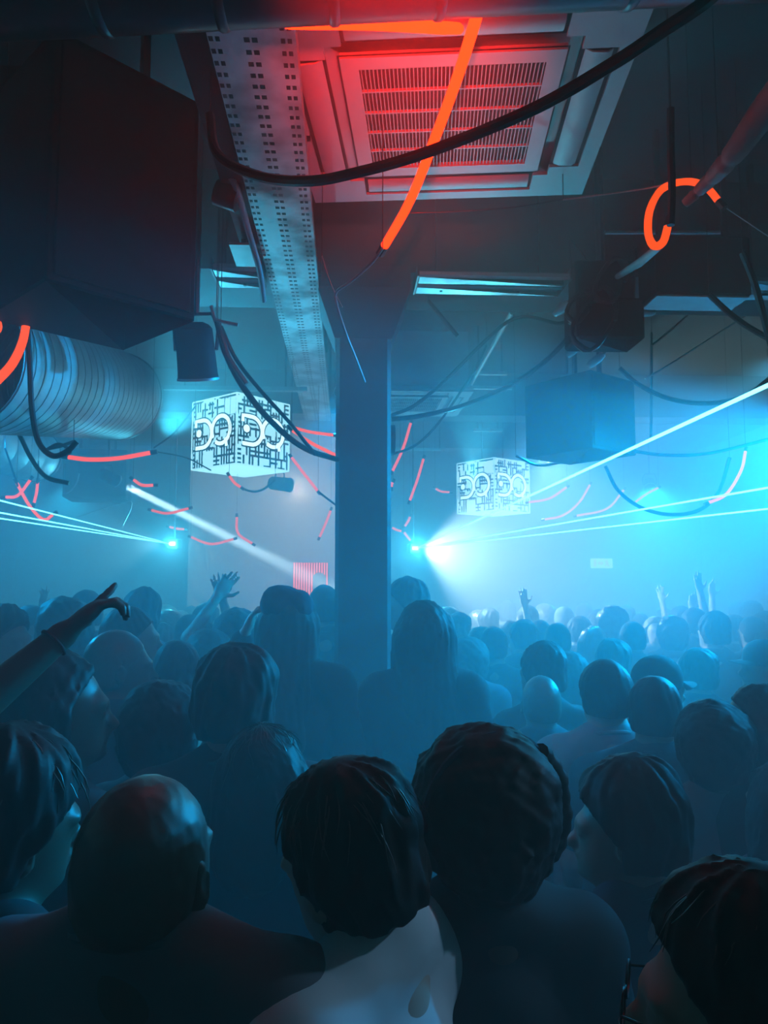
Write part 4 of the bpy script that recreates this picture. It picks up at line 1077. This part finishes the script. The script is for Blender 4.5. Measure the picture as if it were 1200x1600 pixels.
cable([(968, 575), (1000, 602), (1050, 624), (1110, 630), (1165, 618), (1210, 585)], 3.9, .012, 'dark cable sagging from the hazy loudspeaker to the right edge')
cable([(990, 705), (1040, 711), (1110, 708), (1210, 684)], 4.6, .010, 'level dark cable near the right edge over the laser beams')
cable([(806, 712), (840, 727), (880, 722), (920, 718)], 4.9, .008, 'faint cable loop under the left edge of the hazy loudspeaker')
cable([(1108, 460), (1135, 485), (1165, 508), (1210, 534)], 2.75, .0115, 'black cable from the hanging box to the right edge')
cable([(1160, 395), (1178, 440), (1192, 490), (1205, 540)], 2.6, .0125, 'black strap slanting down at the right edge')
cable([(598, 388), (580, 412), (548, 440), (526, 456), (526, 475), (540, 520), (556, 560), (570, 597)], [2.25, 2.3, 2.36, 2.42, 2.44, 2.5, 2.6, 2.7], .0045, 'thin blue-lit wire from the long neon tube past the column', M_STEEL)
cable([(503, 400), (512, 430), (522, 455), (535, 480)], 2.5, .002, 'very thin wire beside the column head', M_STEEL)
cable([(376, 762), (395, 768), (412, 764), (430, 750)], 6.3, .009, 'short dark cable between the tiny neon tube and the lit lamp')
cable([(497, 768), (510, 778), (526, 790)], 5.2, .007, 'wire tail running from the slanting neon tube to the column')
cable([(240, 700), (268, 680), (290, 655), (305, 635)], 4.6, .005, 'thin wire from the ribbed duct up to the cube lamp', M_DSTEEL)
cable([(240, 705), (290, 715), (330, 735)], 5.6, .005, 'thin wire running right from the ribbed duct')
cable([(1048, 170), (1048, 230), (1050, 300), (1048, 352)], 2.0, .011, 'dark vertical strap in front of the neon loop')
cable([(1125, 318), (1150, 335), (1205, 372)], 2.35, .0022, 'fine wire from the neon loop to the right edge', M_STEEL)
cable([(880, 312), (950, 303), (1005, 295), (1050, 286)], 2.35, .0032, 'fine red-lit wire running left from the neon loop', M_PLASTIC)
cable([(640, 333), (720, 330), (800, 324), (880, 312)], 2.5, .0025, 'faint wire under the air conditioner, far edge', M_DSTEEL)
cable([(1008, 592), (1045, 570), (1100, 535), (1170, 490)], 5.0, .006, 'thin pale line of wire right of the hazy loudspeaker', M_STEEL)
cable([(1018, 540), (1060, 505), (1105, 465)], 4.4, .006, 'thin dark wire from the hanging box down to the loudspeaker', M_DSTEEL)
cable([(1018, 520), (1018, 600), (1017, 690)], 5.2, .010, 'dark upright cable right of the hazy loudspeaker')
cable([(120, 808), (195, 785), (205, 792), (192, 820)], 7.0, .006, 'pale bent wire under the distant loudspeaker', M_STEEL)
cable([(669, 470), (690, 495), (715, 525)], 3.6, .010, 'short dark cable under the left end of the bright rail')
# pale conduit seen through the haze
o = MB().tube([P(800, 488, 4.1), P(742, 590, 5.6), P(712, 645, 7.0)], .014, 10).build('conduit', M_STEEL, smooth=True); tag(o, 'pale straight conduit slanting away through the haze above the faint cube', 'conduit')
for k, (x0, x1, y_, Yk, lab) in enumerate(((692, 800, 605, 6.0, 'thin ceiling bar left of the hazy loudspeaker, upper'), (740, 792, 583, 5.6, 'short ceiling bar beside the pale conduit'), (612, 700, 702, 7.8, 'far ceiling bar right of the column'), (740, 785, 672, 7.2, 'small far ceiling bar above the faint cube lamp'), (255, 480, 606, 4.6, 'thin ceiling bar behind the cube lamp'))):
    a, b_ = P(x0, y_, Yk), P(x1, y_, Yk); z = a.z
    o = MB().box((a.x, Yk - .02, z - .012), (b_.x, Yk + .02, z + .012)).build('ceiling_bar', M_STEEL); tag(o, lab, 'bar')
    hh = MB()
    for q_ in (.15, .85):
        xx = a.x + (b_.x - a.x) * q_; hh.box((xx - .006, Yk - .006, z + .012), (xx + .006, Yk + .006, CZ))
    hh.build_each('hanger', M_DSTEEL, o)

# ------------------------------------------------------------------ knot of cables and brackets at the right end of the rail
kx = P(940, 470, 3.2)
o = empty('lamp_bracket', kx)
MB().box((-.13, -.06, -.02), (.13, .06, .16), ch=.01).build('box', M_BLACK, o)
MB().tube([(0, 0, .16), (0, 0, CZ - kx.z)], .02, 10).build('pole', M_DSTEEL, o)
MB().box((-.14, -.10, -.20), (.15, .10, -.02), ch=.01).build('plate', M_BLACK, o)
tag(o, 'dark bracket box above the hazy loudspeaker, buried in cables', 'bracket')
rnd = random.Random(5)
for k, (x, y, rr, Yk, lab) in enumerate(((955, 440, .095, 3.02, 'coil of black cable looped over the end of the rail'), (930, 500, .13, 3.05, 'larger loop of cable hanging from the bracket box'), (905, 480, .07, 3.1, 'small loop of cable at the left of the bracket box'))):
    c_ = P(x, y, Yk); pts = []
    for i in range(58):
        a = i * .33; q_ = rr * (1 + .06 * math.sin(i * 1.3 + k)); pts.append((c_.x + q_ * .62 * math.cos(a) + .35 * q_ * math.sin(a), c_.y + .02 * math.sin(i * .7), c_.z + q_ * math.sin(a)))
    o = MB().tube(pts, .0085, 8).build('cable_coil', M_RUBBER, smooth=True); tag(o, lab, 'cable')
for k, (x, y, lab) in enumerate(((878, 482, 'shiny cable connector at the left end of the knot'), (931, 563, 'shiny white connector plug over the loudspeaker'), (898, 545, 'dull connector plug left of the shiny white one'), (1010, 488, 'round connector right of the bracket box'))):
    c_ = P(x, y, 3.3 + .25 * (k == 1)); dv = Vector((rnd.uniform(-1, 1), -.4, rnd.uniform(-.8, .5))).normalized()
    o = empty('connector_plug', c_)
    MB().tube([-dv * .045, -dv * .02, dv * .02, dv * .045], [.014, .02, .02, .012], 12).build('body', M_STEEL, o, True)
    MB().tube([dv * .045, dv * .08 + Vector((0, 0, .05)), Vector((0, 0, .3)) + dv * .05, (kx - c_) + Vector((0, 0, .1))], .007, 8).build('cord', M_RUBBER, o, True)
    tag(o, lab, 'connector')
# bundled hose at the upper right, red neon light put into its colour
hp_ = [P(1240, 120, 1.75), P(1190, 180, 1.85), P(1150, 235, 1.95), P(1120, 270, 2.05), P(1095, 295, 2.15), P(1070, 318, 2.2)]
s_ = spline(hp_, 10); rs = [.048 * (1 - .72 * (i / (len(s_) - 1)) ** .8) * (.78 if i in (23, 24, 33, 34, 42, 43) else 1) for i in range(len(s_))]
o = MB().tube(s_, rs, 16).build('hose', mat('red_lit_sleeve', (.34, .13, .12), .5, var=.2), smooth=True); tag(o, 'wrapped hose tapering down to the neon loop at the upper right', 'hose')
o = MB().tube([P(1030, 385, 2.25), P(1000, 410, 2.7), P(965, 432, 3.0)], [.012, .016, .012], 10).build('turnbuckle', M_STEEL, smooth=True); tag(o, 'short metal link between the neon loop and the cable coil', 'link')
o = MB().tube([P(945, 363, 3.3), P(1127, 363, 3.3)], .010, 8).build('ceiling_bar', M_STEEL); tag(o, 'thin blue-lit bar behind the neon loop', 'bar')

# timber and pipes under the ceiling at upper left
o = MB().box((-2.6, 2.05, 3.62), (-1.05, 2.2, 3.78)).build('timber', M_WOOD); tag(o, 'dim timber under the ceiling at the upper left corner', 'timber')
o = MB().box((-2.6, 2.5, 3.55), (-.75, 2.64, 3.72)).build('timber', M_WOOD); tag(o, 'second dim timber at upper left, behind the first', 'timber')
o = MB().tube([(-1.35, 1.7, 3.62), (-1.12, 2.9, 3.60)], .05, 14).build('pipe', M_WOOD, smooth=True); tag(o, 'rusty pipe crossing under the timbers at upper left', 'pipe')
# fittings between the loudspeaker and the tray
o = MB().tube([P(338, 300, 2.6), P(372, 312, 2.6)], .045, 14).build('pipe_fitting', M_DSTEEL, smooth=True); tag(o, 'round dark pipe fitting between the near loudspeaker and the tray', 'fitting')
o = MB().tube(spline([P(345, 262, 2.55), P(368, 290, 2.55), P(388, 360, 2.7), P(405, 420, 2.85), P(412, 470, 3.0)], 8), .012, 10).build('cable', M_STEEL, smooth=True); tag(o, 'pale conduit hugging the left edge of the perforated tray', 'cable')
# lit clamp over the falling cables
o = MB().tube([P(330, 478, 2.85), P(336, 500, 2.85), P(372, 508, 2.85)], .007, 8).build('cable_clamp', M_STEEL, smooth=True); tag(o, 'pale metal clamp where the falling cables start', 'clamp')
# reel on the column
q = P(608, 688, 3.62); o = MB().tube([(q.x - .03, q.y - .02, q.z), (q.x + .025, q.y - .02, q.z)], .07, 20).build('cable_reel', M_RUBBER, smooth=True); tag(o, 'round black reel fixed on the right side of the column', 'reel')
# wall and pipe panels beside the tray end
o = MB().box((P(505, 540, 4.3).x, 4.3, P(505, 540, 4.3).z), (P(535, 500, 4.3).x, 4.36, P(505, 500, 4.3).z)).build('sign_panel', M_STAGE)
bpy.data.objects.remove(o)

# ------------------------------------------------------------------ striped light panel on the stage wall, exit sign
q0, q1 = P(457, 950, 9.74), P(513, 879, 9.74)
o = empty('light_panel', ((q0.x + q1.x) / 2, 9.76, q0.z)); W_, H_ = (q1.x - q0.x) / 2, q1.z - q0.z
MB().box((-W_, 0, 0), (W_, .03, H_)).build('backboard', M_WALL, o)
ns = 14
for k in range(ns):
    x = -W_ + 2 * W_ * (k + .5) / ns
    MB().box((x - .007, -.02, .0), (x + .007, 0, H_)).build('light_strip', emit('strip_glow', (1.0, .09, .02), 4.5), o)
MB().tube([(.11, -.035, .36), (.11, -.022, .36)], .085, 24).build('disc', M_STAGE, o)
MB().box((.035, -.03, 0), (.185, -.021, .36)).build('arch', M_STAGE, o)
tag(o, 'striped orange light panel with an arch cutout on the stage wall', 'light panel')
q = P(942, 880, 10.9)
o = empty('exit_sign', (q.x, 10.93, q.z))
MB().box((-.155, 0, -.07), (.155, .06, .07), ch=.006).build('housing', emit('exit_face', (.75, .95, .9), 1.1), o)
def glyph(nm, pts): 
    v = [(x, -.004, z) for x, z in pts] + [(x, 0.0, z) for x, z in pts]; n = len(pts)
    MB().add(v, [tuple(range(n)), tuple(reversed(range(n, 2*n)))] + [(i, i + n, (i+1) % n + n, (i+1) % n) for i in range(n)]).build(nm, emit('exit_mark', (1, .55, .5), 1.0), o)
glyph('arrow', [(-.06, .02), (-.02, .02), (-.02, .04), (.02, 0), (-.02, -.04), (-.02, -.02), (-.06, -.02)])
glyph('running_figure', [(.06, .045), (.085, .045), (.08, .02), (.105, .005), (.085, 0), (.105, -.045), (.08, -.045), (.07, -.015), (.05, -.045), (.035, -.04), (.055, 0), (.04, .01)])
glyph('doorway', [(-.125, .05), (-.085, .05), (-.085, -.05), (-.125, -.05)])
tag(o, 'small lit exit sign on the back wall, right side', 'sign')
